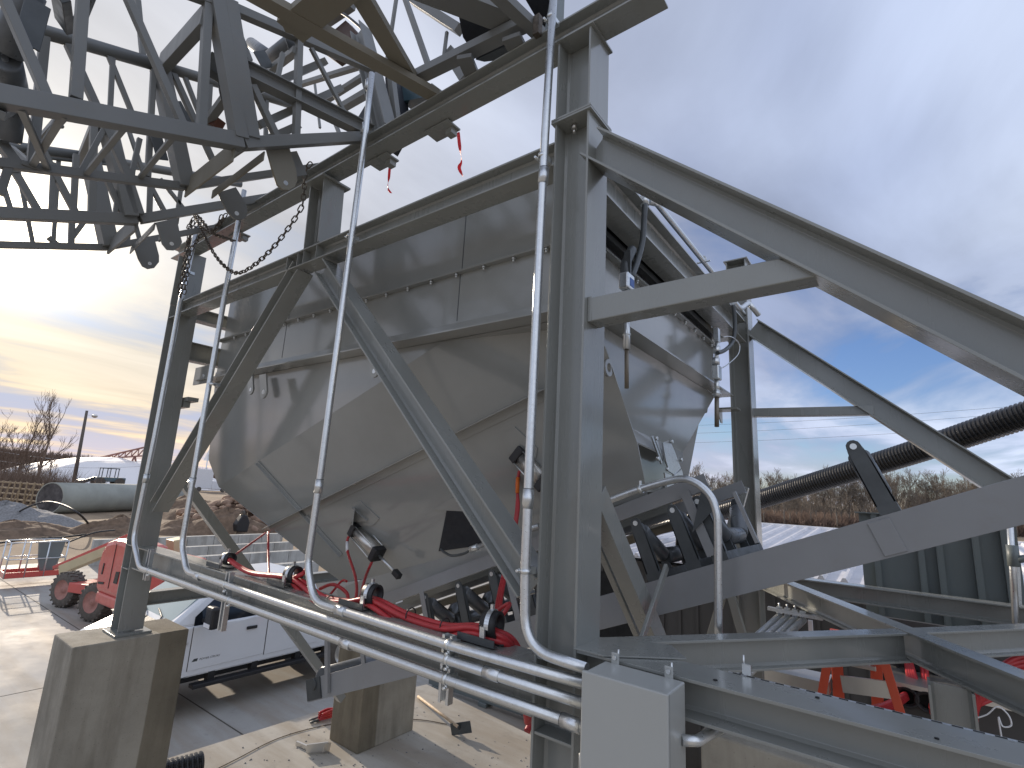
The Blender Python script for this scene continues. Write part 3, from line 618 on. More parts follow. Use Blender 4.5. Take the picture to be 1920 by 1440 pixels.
# posts between stringer and rail
for x in (-3.95, -3.15, -2.3):
    mb = MB(); mb.angle(SP(x, NY-0.002, -0.0), SP(x, NY-0.002, 0.42), 0.05, U, Y_, 0.006); obj('rail_post', mb, 'conv', cv)
for (x0, y0, x1, y1, w_) in ((1283, 922, 1335, 1042, .055), (1376, 922, 1420, 1018, .02)):
    mb = MB(); mb.bar(P(x0, y0, 'Y', NY-.012), P(x1, y1, 'Y', NY-.012), .012 if w_ > .03 else .02, w_); obj('rail_post', mb, 'conv', cv)
mb = MB(); mb.plate([P(1297, 1000, 'Y', 3.16), P(1318, 905, 'Y', 3.16), P(1326, 912, 'Y', 3.16), P(1345, 948, 'Y', 3.16)], Y_, 0.006); obj('side_guard', mb, 'dark', cv)
def idler(x, name='troughing_idler', far=True):
    h, mid = 0.335, 0.13
    base = MB(); base.prism([(-0.045, 0), (0.045, 0), (0.045, 0.045), (-0.045, 0.045)], SP(x, NY+0.0, 0.001), U, NN, Y_*(FYc-NY)); b = obj('idler_frame', base, 'dark', cv)
    yn, yf = NY+0.02, FYc-0.02; y1, y2 = NY+0.27, FYc-0.27
    A, B, C, D = SP(x, yn+0.02, h-0.02), SP(x, y1, mid), SP(x, y2, mid), SP(x, yf-0.02, h-0.02)
    for p, q, nm in ((A, B, 0), (B+Y_*0.025, C-Y_*0.025, 1), (D, C, 0)):
        mb = MB(); d = (q-p).normalized(); L_ = (q-p).length
        prof = [(0.012, 0.03), (0.014, 0.048), (0.022, 0.053), (L_-0.022, 0.053), (L_-0.014, 0.048), (L_-0.012, 0.03)]
        mb.tube([p + d*t for t, r in prof], [r for t, r in prof], 20); mb.cyl(p-d*0.012, q+d*0.012, 0.012, 8); obj('roller', mb, 'roller', b)
    for s_, yy in ((1, yn), (-1, yf)):
        mb = MB(); o = SP(x, yy-0.012*s_, 0.045)
        pr = [(-0.045, 0), (0.045, 0), (0.042, 0.20), (0.034, 0.31)] + [(0.034*math.cos(t), 0.31+0.034*math.sin(t)) for t in (0.5, 1.1, 1.57, 2.05, 2.6)] + [(-0.034, 0.31), (-0.042, 0.20)]
        mb.prism(pr, o, U, NN, Y_*0.008*s_); mb.prism([(0.038, 0), (0.045, 0), (0.042, 0.25), (0.036, 0.30)], o, U, NN, Y_*0.03*s_); mb.prism([(-0.045, 0), (-0.038, 0), (-0.036, 0.30), (-0.042, 0.25)], o, U, NN, Y_*0.03*s_)
        k = obj('end_bracket', mb, 'dark', b)
        mb = MB(); c = o + NN*0.31 - Y_*0.004*s_; mb.cyl(c, c+Y_*0.006*s_, 0.016, 12); obj('axle_nut', mb, 'zinc', k)
    for y in (y1-0.0, y2+0.0):
        mb = MB(); mb.prism([(-0.03, 0), (0.03, 0), (0.02, 0.12), (-0.02, 0.12)], SP(x, y-0.004, 0.046), U, NN, Y_*0.008); obj('middle_bracket', mb, 'dark', b)
    return b
for px, py in ((745, 1170), (815, 1140), (880, 1120), (945, 1100), (1000, 1090), (1228, 1070), (1302, 1050), (1352, 1038)): idler(P(px, py, 'Y', NY).x)
xq = P(1668, 940, 'Y', NY).x
idler(xq); idler(xq+1.2)
mb = MB(); mb.tube([SP(-4.62, NY+0.08, -0.05), SP(-4.62, NY+0.085, -0.05), SP(-4.62, FYc-0.085, -0.05), SP(-4.62, FYc-0.08, -0.05)], [0.11, 0.125, 0.125, 0.11], 24); obj('tail_pulley', mb, 'roller', cv)
mb = MB(); c = SP(-4.62, NY-0.03, -0.05); mb.cyl(c, c+Y_*0.03, 0.05, 16); mb.prism([(-0.12, -0.12), (0.1, -0.12), (0.1, 0.06), (-0.12, 0.06)], SP(-4.62, NY-0.014, -0.06), U, NN, Y_*0.012); obj('take_up_bearing', mb, 'dark', cv)
mb = MB(); mb.bar(SP(-4.35, NY-0.02, 0.28), SP(-4.42, NY-0.02, -0.15), 0.03, 0.05); obj('tail_brace', mb, 'conv', cv)

# ================================================================== GALVANISED CONDUITS
YC = 2.034; RC = 0.0235
def cpts(pl, y=YC): return [P(px, py, 'Y', y) for px, py in pl]
def bendify(pts, r=0.24, n=9):
    out = [pts[0]]
    for i in range(1, len(pts)-1):
        a, b, c = pts[i-1], pts[i], pts[i+1]; d1 = (a-b).normalized(); d2 = (c-b).normalized(); ang = d1.angle(d2)
        if ang > math.radians(172): out.append(b); continue
        t = min(r/math.tan(ang/2), (a-b).length*0.48, (c-b).length*0.48); p, q = b+d1*t, b+d2*t
        for k in range(n+1):
            s_ = k/n; out.append(p*(1-s_)**2 + b*2*s_*(1-s_) + q*s_*s_)
    return out + [pts[-1]]
GC = 'galvanised conduits on the front of the frame'
def conduit(pl, label, coup, straps, y=YC, rb=0.2):
    t = thing('conduit', cpts(pl, y)[-1], label, 'conduit', GC); pts = bendify(cpts(pl, y), rb)
    mb = MB(); mb.tube(pts, RC, 14); obj('pipe_run', mb, 'galv', t)
    for (px, py, dx, dy) in coup:
        c = P(px, py, 'Y', y); d = (P(px+dx, py+dy, 'Y', y)-c).normalized(); mb = MB(); mb.sleeve(c-d*0.045, c+d*0.045, RC+0.0045, RC-0.001, 18); k = obj('coupling', mb, 'galv', t)
        mb = MB(); mb.sleeve(c-d*0.048, c-d*0.0455, RC+0.003, RC, 18); obj('seam', mb, 'black', k)
    for (px, py, dx, dy) in straps:
        c = P(px, py, 'Y', y); d = (P(px+dx, py+dy, 'Y', y)-c).normalized(); mb = MB(); mb.sleeve(c-d*0.011, c+d*0.011, RC+0.003, RC-0.001, 16)
        s_ = d.cross(Y_).normalized(); mb.box(c+V((-0.008, 0.0, -0.008))-s_*(RC+0.012), c+V((0.008, 0.03, 0.008))-s_*(RC+0.012)); mb.cyl(c - s_*(RC+0.028), c - s_*(RC-0.0), 0.005, 6); mb.cyl(c - s_*(RC+0.016)-Y_*0.02, c - s_*(RC+0.016)+Y_*0.02, 0.007, 6)
        mb.box(c+V((-0.015, RC, -0.015)), c+V((0.015, 0.066, 0.015))); obj('pipe_strap', mb, 'zinc', t)
    return t
conduit([(370, 425), (338, 567), (290, 820), (250, 1012), (262, 1064), (845, 1276), (1100, 1365)], 'lowest of the three long conduits, rising up the left column', [(650, 1207, 10, 4), (274, 897, -3, 12), (1072, 1356, 10, 4)], [(837, 1273, 10, 4), (431, 1125, 10, 4), (352, 510, -4, 15), (280, 1070, 10, 4)])
conduit([(458, 357), (424, 540), (381, 785), (341, 1022), (350, 1072), (848, 1240), (1100, 1321)], 'middle one of the three long conduits, rising beside the sloping brace left of the hopper', [(924, 1264, 10, 3.5), (360, 905, -3, 12), (372, 1081, 10, 4)], [(840, 1237, 10, 4), (424, 1098, 10, 4), (398, 720, -4, 15)])
conduit([(697, 138), (685, 250), (613, 800), (598, 912), (577, 1058), (588, 1128), (850, 1212), (1100, 1283)], 'top one of the three long conduits, rising across the left half of the hopper', [(691, 160, -1, 12), (598, 912, -2, 15), (640, 1145, 10, 3), (684, 242, -2, 15)], [(842, 1209, 10, 4), (657, 443, -2, 15)])
conduit([(1041, -60), (1020, 290), (993, 860), (985, 1060), (984, 1215), (1100, 1254)], 'thick bright conduit hanging straight down beside the main column and bending into the junction box', [(990, 935, -1, 15), (1019, 330, -1, 12)], [(1034, 32, -1, 15), (1018, 293, -1, 15), (986, 1071, 0, 15)], rb=0.26)
# conduit looped over the conveyor
t = thing('conduit', P(1346, 1195, 'Y', 3.0), 'galvanised conduit arching over the conveyor rollers to the right of the main column', 'conduit', 'bent conduits')
pl = [(1100, 958), (1133, 942), (1200, 917), (1268, 899), (1300, 903), (1328, 925), (1342, 955), (1346, 1000), (1347, 1195)]
pts = smooth_path([P(px, py, 'Y', 3.02) for px, py in pl], 6); mb = MB(); mb.tube(pts, 0.0215, 14); obj('pipe_run', mb, 'galv', t)
mb = MB(); c = P(1201, 917, 'Y', 3.02); mb.sleeve(c-V((0.01, 0, 0.004)), c+V((0.01, 0, 0.004)), 0.027, 0.021, 14); mb.box(c+V((-0.006, -0.006, 0.024)), c+V((0.006, 0.006, 0.05))); obj('pipe_strap', mb, 'zinc', t)
t = thing('conduit', P(900, 1025, 'Y', 3.1), 'short galvanised conduit with a black whip coming out behind the right brace', 'conduit', 'bent conduits')
mb = MB(); mb.tube([P(884, 1029, 'Y', 3.08), P(1010, 985, 'Y', 3.08)], 0.017, 12); obj('pipe_run', mb, 'galv', t)
mb = MB(); mb.sleeve(P(882, 1030, 'Y', 3.08), P(896, 1025, 'Y', 3.08), 0.024, 0.01, 8); obj('coupling', mb, 'zinc', t)
mb = MB(); mb.tube(smooth_path([P(883, 1030, 'Y', 3.08), P(870, 1038, 'Y', 3.08), P(848, 1042, 'Y', 3.1), P(834, 1036, 'Y', 3.12), P(827, 1030, 'Y', 3.14)], 5), 0.010, 8); obj('flexible_whip', mb, 'dark', t)
t = thing('conduit', P(1320, 500, 'X', -1.05), 'galvanised conduit running along the top of the right side beam', 'conduit', 'bent conduits')
mb = MB(); mb.tube([P(1215, 378, 'X', -1.22), P(1232, 382, 'X', -1.22), P(1345, 522, 'X', -1.22), P(1396, 590, 'X', -1.22)], 0.022, 12); obj('pipe_run', mb, 'galv', t)
mb = MB(); mb.sleeve(P(1209, 372, 'X', -1.215)-Z_*0.05, P(1209, 372, 'X', -1.215)+Z_*0.02, 0.028, 0.01, 14); obj('conduit_body', mb, 'zinc', t)
mb = MB(); c = P(1318, 486, 'X', -1.22); mb.sleeve(c-Y_*0.01, c+Y_*0.01, 0.03, 0.02, 12); mb.box(c-V((0.05, 0.01, 0.03)), c+V((0.06, 0.01, -0.022))); obj('pipe_strap', mb, 'zinc', t)
t = thing('conduit', P(1400, 570, 'X', -1.2), 'pale offset-bent conduit wrapping round the top of the far right column', 'conduit', 'bent conduits')
mb = MB(); mb.tube(smooth_path([P(1376, 566, 'X', -1.15), P(1388, 578, 'X', -1.15), P(1402, 570, 'X', -1.12), P(1412, 578, 'X', -1.08), P(1422, 590, 'X', -1.05)], 6), 0.028, 12); obj('pipe_run', mb, 'galv', t)

# ================================================================== JUNCTION BOX
jb = thing('junction_box', (-0.86, 1.98, 2.6), 'light grey steel electrical enclosure hung on the front beam, with conduits entering its left side', 'junction box')
bx0, bx1, by0, by1, bz0, bz1 = -1.035, -0.70, 1.885, 2.072, 2.64, 3.045
mb = MB(); mb.box((bx0+0.006, by0+0.022, bz0+0.004), (bx1-0.004, by1, bz1-0.004)); obj('body', mb, 'box', jb, bevel=0.006)
mb = MB(); mb.box((bx0, by0, bz0), (bx1, by0+0.019, bz1)); dr = obj('door', mb, 'box', jb, bevel=0.005)
mb = MB(); mb.box((bx0+0.004, by0+0.0192, bz0+0.006), (bx1-0.002, by0+0.0218, bz1-0.006)); obj('door_gasket', mb, 'black', jb)
mb = MB(); mb.cyl(V((bx0-0.003, by0+0.012, bz0+0.06)), V((bx0-0.003, by0+0.012, bz0+0.12)), 0.006, 8); obj('hinge', mb, 'box', dr)
for x in (-0.985, -0.765):
    mb = MB(); mb.box((x-0.016, by1-0.004, bz1-0.03), (x+0.016, by1+0.004, bz1+0.035)); k = obj('mounting_tab', mb, 'box', jb, bevel=0.002)
    mb = MB(); mb.cyl(V((x, by1-0.012, bz1+0.018)), V((x, by1-0.004, bz1+0.018)), 0.009, 6); mb.cyl(V((x+0.004, by1+0.02, bz1+0.0)), V((x+0.004, by1+0.02, bz1+0.045)), 0.004, 8); obj('bolt', mb, 'zinc', k)
t = thing('conduit', (-0.70, 2.1, 2.75), 'short conduit stub leaving the right side of the junction box', 'conduit', 'bent conduits')
mb = MB(); mb.tube([V((-0.705, 2.03, 2.86)), V((-0.66, 2.06, 2.862)), V((-0.60, 2.35, 2.865))], 0.019, 12); obj('pipe_run', mb, 'galv', t)
mb = MB(); a = P(1400, 1255, 'Y', 2.31); mb.box(a-V((0.016, 0.004, 0.018)), a+V((0.016, 0.004, 0.018))); mb.cyl(a+V((-0.01, 0, 0.0)), a+V((-0.01, 0, 0.05)), 0.004, 6); tag(obj('beam_clamp', mb, 'zinc'), 'small zinc beam clamp on the edge of the front beam, right of the junction box', 'clamp')
# ================================================================== RED HOSES AND THEIR CLAMPS
HC = 'black rubber hose clamps on the lower beam'
cl = [((428, 1047), 2.21, 0.050, 'leftmost'), ((549, 1082), 2.20, 0.060, 'second from the left of the'), ((697, 1120), 2.20, 0.062, 'third from the left of the'), ((922, 1180), 2.20, 0.066, 'rightmost, nearest')]
for (px, y, r, wh) in cl:
    c = P(px[0], px[1], 'Y', y); c.z = 2.952 + r + 0.012
    ct = thing('hose_clamp', V((c.x, c.y, 2.952)), {'leftmost': 'small round black rubber hose clamp nearest the left column', 'second from the left of the': 'round black hose clamp, second one from the left column along the lower beam', 'third from the left of the': 'round black hose clamp below the pneumatic cylinder'}.get(wh, 'largest round black hose clamp, next to the main column'), 'hose clamp', HC)
    a = V((1, 0.25, 0)).normalized(); mb = MB(); mb.sleeve(c-a*0.042, c+a*0.042, r, r*0.80, 28); obj('rubber_ring', mb, 'black', ct)
    mb = MB(); u = Z_; v = a.cross(Z_)
    arc = [c - a*0.012 + (u*math.cos(t_) + v*math.sin(t_))*(r+0.004) for t_ in [math.radians(k) for k in range(-100, 101, 10)]]
    foot = c - v*(r+0.004); 
    for i in range(len(arc)-1): mb.prism([(0, 0), (0.024, 0), (0.024, 0.004), (0, 0.004)], arc[i], a, (arc[i]-c).normalized(), arc[i+1]-arc[i])
    mb.box((c.x-0.015, c.y-r-0.012, 2.953), (c.x+0.015, c.y-r-0.001, c.z)); mb.box((c.x-0.008, c.y-0.01, c.z+r+0.004), (c.x+0.008, c.y+0.006, c.z+r+0.03)); obj('steel_strap', mb, 'galv', ct)
def hose(pts, r, label, m_='red', n=10, sm=6): 
    mb = MB(); mb.tube(smooth_path(pts, sm), r, n); return tag(obj('red_hose', mb, m_), label, 'hose', 'red hoses')
def Hc(px, py, y=2.2): return P(px, py, 'Y', y)
rnd = random.Random(3)
C1, C2, C3, C4 = Hc(428, 1049), Hc(549, 1088), Hc(697, 1128), Hc(925, 1190)
def off(p, dy, dz): return p + V((0, dy, dz))
offs = [(0.018, 0.014), (-0.018, 0.012), (0.0, -0.016), (0.026, -0.018), (-0.024, -0.016)]
labs = ['thick red hose on top of the bundle through the black clamps', 'front red hose of the bundle sagging between the clamps', 'lowest red hose in the bundle, sagging under the others', 'rear red hose of the bundle', 'red hose tucked between the front and lowest hoses of the bundle']
for i, (dy, dz) in enumerate(offs):
    start = [off(C1, dy*0.3, dz*0.3), off(Hc(470, 1075), dy*.6, dz*.4)] if i < 2 else ([off(Hc(575, 1062, 2.6), 0, 0), off(Hc(562, 1080), 0.03, 0.02)] if i == 2 else [off(Hc(660, 1132, 2.35), dy, 0.0)])
    pts = start + ([off(C2, dy, dz)] if i < 3 else []) + ([off(Hc(600, 1122), dy, dz-0.01*i), off(Hc(650, 1132), dy, dz)] if i < 3 else []) + [off(C3, dy, dz), off(Hc(760, 1157), dy, dz - 0.008*i), off(Hc(830, 1179), dy*1.3, dz-.006*i), off(Hc(885, 1180), dy, dz*1.0), off(C4, dy, dz), off(Hc(958, 1205, 2.26), dy, dz*0.6), off(Hc(978, 1240, 2.40), dy*0.8-0.01*i, 0), off(Hc(992, 1290, 2.5), dy*0.8-0.01*i, 0), off(Hc(993, 1352, 2.6), dy, 0)]
    hose(pts, 0.0162, labs[i])
for (px, py) in ((618, 1128), (770, 1152), (834, 1172)):
    c = Hc(px, py); mb = MB(); mb.ring(c, V((1, 0, -0.1)), 0.036, 0.004, 20, 6); tag(obj('cable_tie', mb, 'black'), {618: 'black cable tie round the red hoses right of the second clamp', 770: 'black cable tie round the red hoses, halfway to the largest clamp', 834: 'black cable tie round the red hoses close to the largest clamp'}[px], 'cable tie', 'black cable ties')
hose([Hc(428, 1049, 2.24), Hc(455, 1030, 2.5), Hc(497, 1000, 2.9)], 0.010, 'thin red hose climbing from the first clamp to the corner of the hopper')
hose([Hc(503, 998, 2.9), Hc(503, 1050, 2.7), Hc(505, 1100, 2.45)], 0.012, 'thin red hose hanging straight down from the hopper corner')
hose([Hc(549, 1090, 2.25), Hc(590, 1110, 2.4), Hc(612, 1120, 2.7), Hc(640, 1090, 2.9), Hc(650, 1090, 2.9)], 0.010, 'thin red hose curling behind the second clamp')
hose([Hc(600, 1104, 2.5), Hc(625, 1096, 2.5), Hc(650, 1112, 2.5), Hc(655, 1135, 2.45), Hc(690, 1132, 2.25)], 0.013, 'loop of red hose behind the bundle')
for k in range(2):
    hose([Hc(655+k*6, 1150, 2.35), Hc(668+k*8, 1118, 2.5), Hc(666+k*20, 1080, 2.75) if k == 0 else Hc(683, 1090, 2.75), Hc(652, 1035, 2.98) if k == 0 else Hc(690, 1070, 2.98), Hc(652, 1010, 3.02) if k == 0 else Hc(700, 1048, 3.05), Hc(659, 1004, 3.02) if k == 0 else Hc(704, 1042, 3.06)], 0.0115, 'thin red hose rising to the %s end of the left air cylinder' % ('upper' if k == 0 else 'lower'))
mb = MB(); mb.tube([Hc(651, 1034, 2.985), Hc(651, 1016, 3.01)], 0.014, 10); tag(obj('hose_marker_sleeve', mb, 'white'), 'white marker sleeve on a thin red hose of the left air cylinder', 'sleeve')
for k in range(3):
    hose([Hc(925+k*3, 1188, 2.3), Hc(928+k*4, 1155, 2.5), Hc(938+k*3, 1100, 2.8), Hc(955+k*2, 1030, 2.95), Hc(968+k*2, 960-k*3, 3.0), Hc(971-k, 905, 3.05), Hc(975+k*3, 868, 3.05)], 0.0105, ['front', 'middle', 'rear'][k] + ' one of the three thin red hoses climbing to the right air cylinder')
mb = MB(); mb.tube([Hc(970, 925, 3.03), Hc(971, 895, 3.04)], 0.0145, 10); tag(obj('hose_marker_sleeve', mb, 'amber'), 'orange marker sleeve on the thin red hoses behind the conduit', 'sleeve')
hose([Hc(905, 1200, 2.45), Hc(930, 1150, 2.45), Hc(955, 1132, 2.45), Hc(945, 1150, 2.4), Hc(915, 1190, 2.4)], 0.012, 'tight loop of red hose just behind the largest clamp')
# ================================================================== AIR CYLINDERS
def aircyl(pa, pb, pc, y, label):
    t = thing('air_cylinder', P(*pb, 'Y', y), label, 'air cylinder', 'air cylinders on the hopper gates')
    A, B, C = P(*pa, 'Y', y-0.02), P(*pb, 'Y', y), P(*pc, 'Y', y+0.05); d = (B-A).normalized(); u = d.cross(Y_).normalized(); v = d.cross(u)
    mb = MB(); mb.cyl(A+d*0.03, B-d*0.03, 0.052, 24); obj('barrel', mb, 'alu', t)
    for q, nm in ((A, 'end_cap'), (B, 'end_cap')):
        mb = MB(); mb.prism([(-0.062, -0.062), (0.062, -0.062), (0.062, 0.062), (-0.062, 0.062)], q-d*0.03, u, v, d*0.06); mb.cyl(q-d*0.055, q-d*0.03, 0.03, 12); obj(nm, mb, 'black', t, bevel=0.008)
    for a in (-1, 1):
        for b in (-1, 1):
            mb = MB(); mb.cyl(A+u*a*0.054+v*b*0.054, B+u*a*0.054+v*b*0.054, 0.005, 8); obj('tie_rod', mb, 'zinc', t)
    mb = MB(); mb.cyl(B, C, 0.012, 12); obj('piston_rod', mb, 'zinc', t)
    mb = MB(); mb.bar(C-d*0.03, C+d*0.05, 0.05, 0.045); obj('clevis', mb, 'black', t, bevel=0.004)
aircyl((668, 993), (707, 1038), (743, 1075), 3.05, 'bright aluminium air cylinder with black ends on the left part of the hopper')
aircyl((975, 853), (1022, 905), (1060, 945), 3.02, 'aluminium air cylinder half hidden behind the conduit next to the main column')

# ================================================================== LEVEL PROBES ON THE RIGHT END
def probe(px, ys, x, label, whip):
    t = thing('level_probe', P(px, ys[0], 'X', x), label, 'level probe', 'level probes on the hopper end')
    def q(py, dx=0, o=0.0): return P(px+dx, py, 'X', x+o)
    s = (q(ys[0]) - CAM).length/1000
    mb = MB(); mb.cyl(q(ys[4]), q(ys[5]), 3.8*s, 14); obj('probe_rod', mb, mat('aged_rod', (0.22, 0.19, 0.15), 0.5, 0.5), t)
    mb = MB(); mb.cyl(q(ys[3]), q(ys[4]), 6.5*s, 6); mb.cyl(q((ys[3]+ys[4])/2-1), q((ys[3]+ys[4])/2+1), 7.5*s, 14); mb.cyl(q(ys[2]), q(ys[3]), 4*s, 12); obj('coupling_nut', mb, 'zinc', t)
    c = q((ys[1]+ys[2])/2); hgt = abs(q(ys[1]).z - q(ys[2]).z)
    mb = MB(); mb.box(c-V((0.03, 0.05, hgt/2)), c+V((0.03, 0.05, hgt/2))); b = obj('switch_housing', mb, 'galv', t, bevel=0.01)
    return t, c, b
t, c, b = probe(1175, (470, 515, 545, 600, 655, 728), -1.20, 'long level probe with a blue labelled switch hanging at the near end of the hopper', None)
mb = MB(); mb.box((c.x+0.0305, c.y-0.02, c.z-0.03), (c.x+0.032, c.y+0.035, c.z+0.02)); obj('nameplate', mb, 'bluelabel', b)
mb = MB(); mb.tube(smooth_path([P(1175, 585, 'X', -1.2), P(1175, 545, 'X', -1.2)], 4), 0.012, 8); obj('stem', mb, 'galv', t)
mb = MB(); mb.box(P(1170, 520, 'X', -1.22), P(1184, 470, 'X', -1.18)); mb.tube(smooth_path([P(1175, 530, 'X', -1.21), P(1172, 500, 'X', -1.22), P(1185, 468, 'X', -1.22)], 4), 0.03, 8); obj('mounting_clamp', mb, 'dark', t)
t = tag(obj('flexible_conduit', MB().tube(smooth_path([P(1209, 385, 'X', -1.2), P(1207, 420, 'X', -1.2), P(1204, 455, 'X', -1.2), P(1195, 490, 'X', -1.2), P(1184, 520, 'X', -1.2)], 6), 0.019, 12), 'dark'), 'dark flexible conduit dropping from the side beam to the near level probe', 'flexible conduit', 'flexible conduits')
t2, c, b = probe(1344, (622, 686, 712, 733, 745, 800), -1.22, 'level probe on the far corner of the hopper end', None)
mb = MB(); mb.cyl(P(1346, 622, 'X', -1.22), P(1342, 690, 'X', -1.22), 0.018, 10); mb.box(P(1338, 640, 'X', -1.24), P(1350, 618, 'X', -1.2)); mb.cyl(P(1344, 650, 'X', -1.22), P(1344, 662, 'X', -1.22), 0.032, 8); mb.cyl(P(1342, 672, 'X', -1.22), P(1342, 684, 'X', -1.22), 0.034, 8); obj('stem', mb, 'galv', t2)
tag(obj('flexible_conduit', MB().tube(smooth_path([P(1375, 572, 'X', -1.15), P(1378, 610, 'X', -1.15), P(1374, 640, 'X', -1.16), P(1360, 656, 'X', -1.18), P(1345, 662, 'X', -1.2)], 6), 0.018, 12), 'dark'), 'dark flexible conduit dropping to the far level probe', 'flexible conduit', 'flexible conduits')
tag(obj('thin_wire', MB().tube(smooth_path([P(1350, 692, 'X', -1.2), P(1366, 682, 'X', -1.18), P(1384, 664, 'X', -1.15), P(1386, 645, 'X', -1.15), P(1372, 632, 'X', -1.15), P(1356, 632, 'X', -1.2)], 6), 0.005, 6), 'galv'), 'thin pale wire looping beside the far level probe', 'wire')
# ================================================================== OVERHEAD: CROSSING BEAM AND TWO TRUSS CONVEYORS
tb = thing('crossing_beam', (-3.8, 2.18, 6.28), 'long steel beam across the column caps, above the hopper and under the overhead trusses', 'steel beam')
mb = MB(); mb.ibeam(V((-7.0, 2.175, 6.345)), V((-0.80, 2.175, 6.345)), 0.135, 0.155); obj('beam', mb, 'frame', tb, bevel=0.0015)
for (px, py) in ((735, 300), (845, 250), (470, 410), (385, 470)):
    c = P(px, py, 'Y', 2.35); mb = MB(); mb.box((c.x-0.12, 2.20, 6.258), (c.x+0.12, 2.33, 6.27)); mb.box((c.x+0.04, 2.26, 6.21), (c.x+0.10, 2.32, 6.257)); obj('bolting_plate', mb, 'frame', tb)
TRG = 'overhead truss conveyors'
t1 = thing('truss_conveyor', (-3.65, 1.24, 5.8), 'nearer overhead truss conveyor with roller sets, folding over the crossing beam', 'truss conveyor', TRG)
t2 = thing('truss_conveyor', (-5.4, 1.24, 5.8), 'farther overhead truss conveyor on the left, in front of the low sun', 'truss conveyor', TRG)
def mem(par, a, b, w_, h_=None, side=X_, name='truss_member', m_='truss', bev=0.003):
    mb = MB(); mb.bar(a, b, w_, h_ or w_, side); return obj(name, mb, m_, par, bevel=bev)
def mx(par, x, x0, y0, x1, y1, s, h=None, name='truss_member', m_='truss', ext0=0, ext1=0):
    a, b = P(x0, y0, 'X', x), P(x1, y1, 'X', x); d = (b-a).normalized(); return mem(par, a-d*ext0, b+d*ext1, s, h, X_, name, m_)
X1, X2, X3, X4 = -3.28, -4.05, -5.0, -5.85
# nearer truss, right frame
mx(t1, X1, 0, 181, 452, 267, 0.085, 0.095, 'bottom_chord', ext0=0.9)
mx(t1, X1, 456, 270, 690, 257, 0.075, 0.075, 'bottom_chord', ext1=0.15)
for (a, b, c, d, s) in ((157, -30, 142, 186, .052), (-4, -30, 88, 182, .045), (232, -20, 345, 238, .042), (390, -5, 377, 242, .05), (436, 33, 468, 115, .036), (473, 160, 521, 262, .045), (561, 78, 555, 258, .045), (583, 90, 648, 215, .03), (520, 150, 530, 100, .03)):
    mx(t1, X1, a, b, c, d, s, name='truss_member')
mx(t1, X1, 402, -10, 449, 262, 0.10, 0.085, 'splice_post'); mx(t1, X1, 428, 5, 470, 262, 0.10, 0.085, 'splice_post')
mx(t1, X1, 330, -22, 412, 8, 0.06, 0.06, 'top_chord'); mx(t1, X1, 418, 8, 700, 130, 0.06, 0.06, 'top_chord')
a, b = P(452, 128, 'X', X1), P(697, 250, 'X', X1); mb = MB(); mb.ibeam(a, b, 0.11, 0.09, X_, 0.008, 0.007); obj('mid_beam', mb, 'truss', t1)
# nearer truss, left frame
def tubx(par, x, x0, y0, x1, y1, r, name='tubular_chord', ext0=0, ext1=0):
    a, b = P(x0, y0, 'X', x), P(x1, y1, 'X', x); d = (b-a).normalized(); mb = MB(); mb.cyl(a-d*ext0, b+d*ext1, r, 16); return obj(name, mb, 'truss', par)
tubx(t1, X2, 80, 59, 305, 125, 0.044, ext0=1.0); tubx(t1, X2, 305, 125, 425, 160, 0.038)
tubx(t1, X2, 425, 158, 560, 200, 0.038)
mx(t1, X2, 0, 306, 345, 350, 0.05, 0.055, 'bottom_chord', ext0=0.9)
mx(t1, X2, 345, 350, 560, 318, 0.05, 0.055, 'bottom_chord', ext1=0.3)
for (a, b, c, d, s) in ((84, 68, 60, 312, .05), (288, 132, 277, 332, .035), (128, 84, 240, 330, .045), (322, 132, 404, 312, .04), (0, 265, 30, 305, .05), (258, 0, 268, 105, .035), (0, 365, 20, 300, .04)):
    mx(t1, X2, a, b, c, d, s)
mx(t1, X2, 300, 130, 348, 352, 0.11, 0.10, 'splice_post', m_='truss')
# nearer truss, ties across
def tie(par, xa, pa, xb, pb, w_, h_, name='cross_beam', m_='truss', side=Z_):
    return mem(par, P(*pa, 'X', xa), P(*pb, 'X', xb), w_, h_, side, name, m_)
tie(t1, X1, (388, 30), X2, (305, 122), 0.16, 0.06); tie(t1, X1, (440, 282), X2, (350, 352), 0.012, 0.16, 'slotted_channel', 'brown', Y_)
tie(t1, X1, (495, 292), X2, (398, 365), 0.07, 0.010, 'slotted_channel', 'brown')
tie(t1, X1, (470, 270), X2, (360, 345), 0.05, 0.008, 'slotted_channel', 'brown')
tie(t1, X1, (345, 232), X2, (262, 334), 0.03, 0.03); tie(t1, X1, (245, 225), X2, (160, 328), 0.03, 0.03); tie(t1, X1, (118, 215), X2, (60, 310), 0.035, 0.035)
tie(t1, X1, (142, 190), X2, (10, 215), 0.03, 0.04); tie(t1, X1, (40, 205), X2, (90, 318), 0.02, 0.035); tie(t1, X1, (0, 215), X2, (30, 200), 0.04, 0.04)
# lighter lacing behind the near frame
for (a, b, c, d, s) in ((30, 60, 115, 240, .03), (200, 95, 258, 238, .03), (212, 98, 205, 235, .028), (320, 132, 312, 250, .028), (345, 140, 392, 262, .03), (395, 150, 388, 262, .03), (440, 165, 480, 262, .035), (500, 178, 498, 265, .03), (40, 305, 95, 322, .03), (150, 325, 215, 205, .03), (245, 335, 262, 260, .03)):
    mx(t1, X2 + (0.0 if d < 300 else 0.02), a, b, c, d, s)
for (x0, y0, x1, y1) in ((470, 175, 610, 115), (485, 235, 640, 165), (500, 262, 560, 235)): mem(t1, P(x0, y0, 'X', X1-.1), P(x1, y1, 'X', X1-.1), .04, .05, X_, 'idler_support')
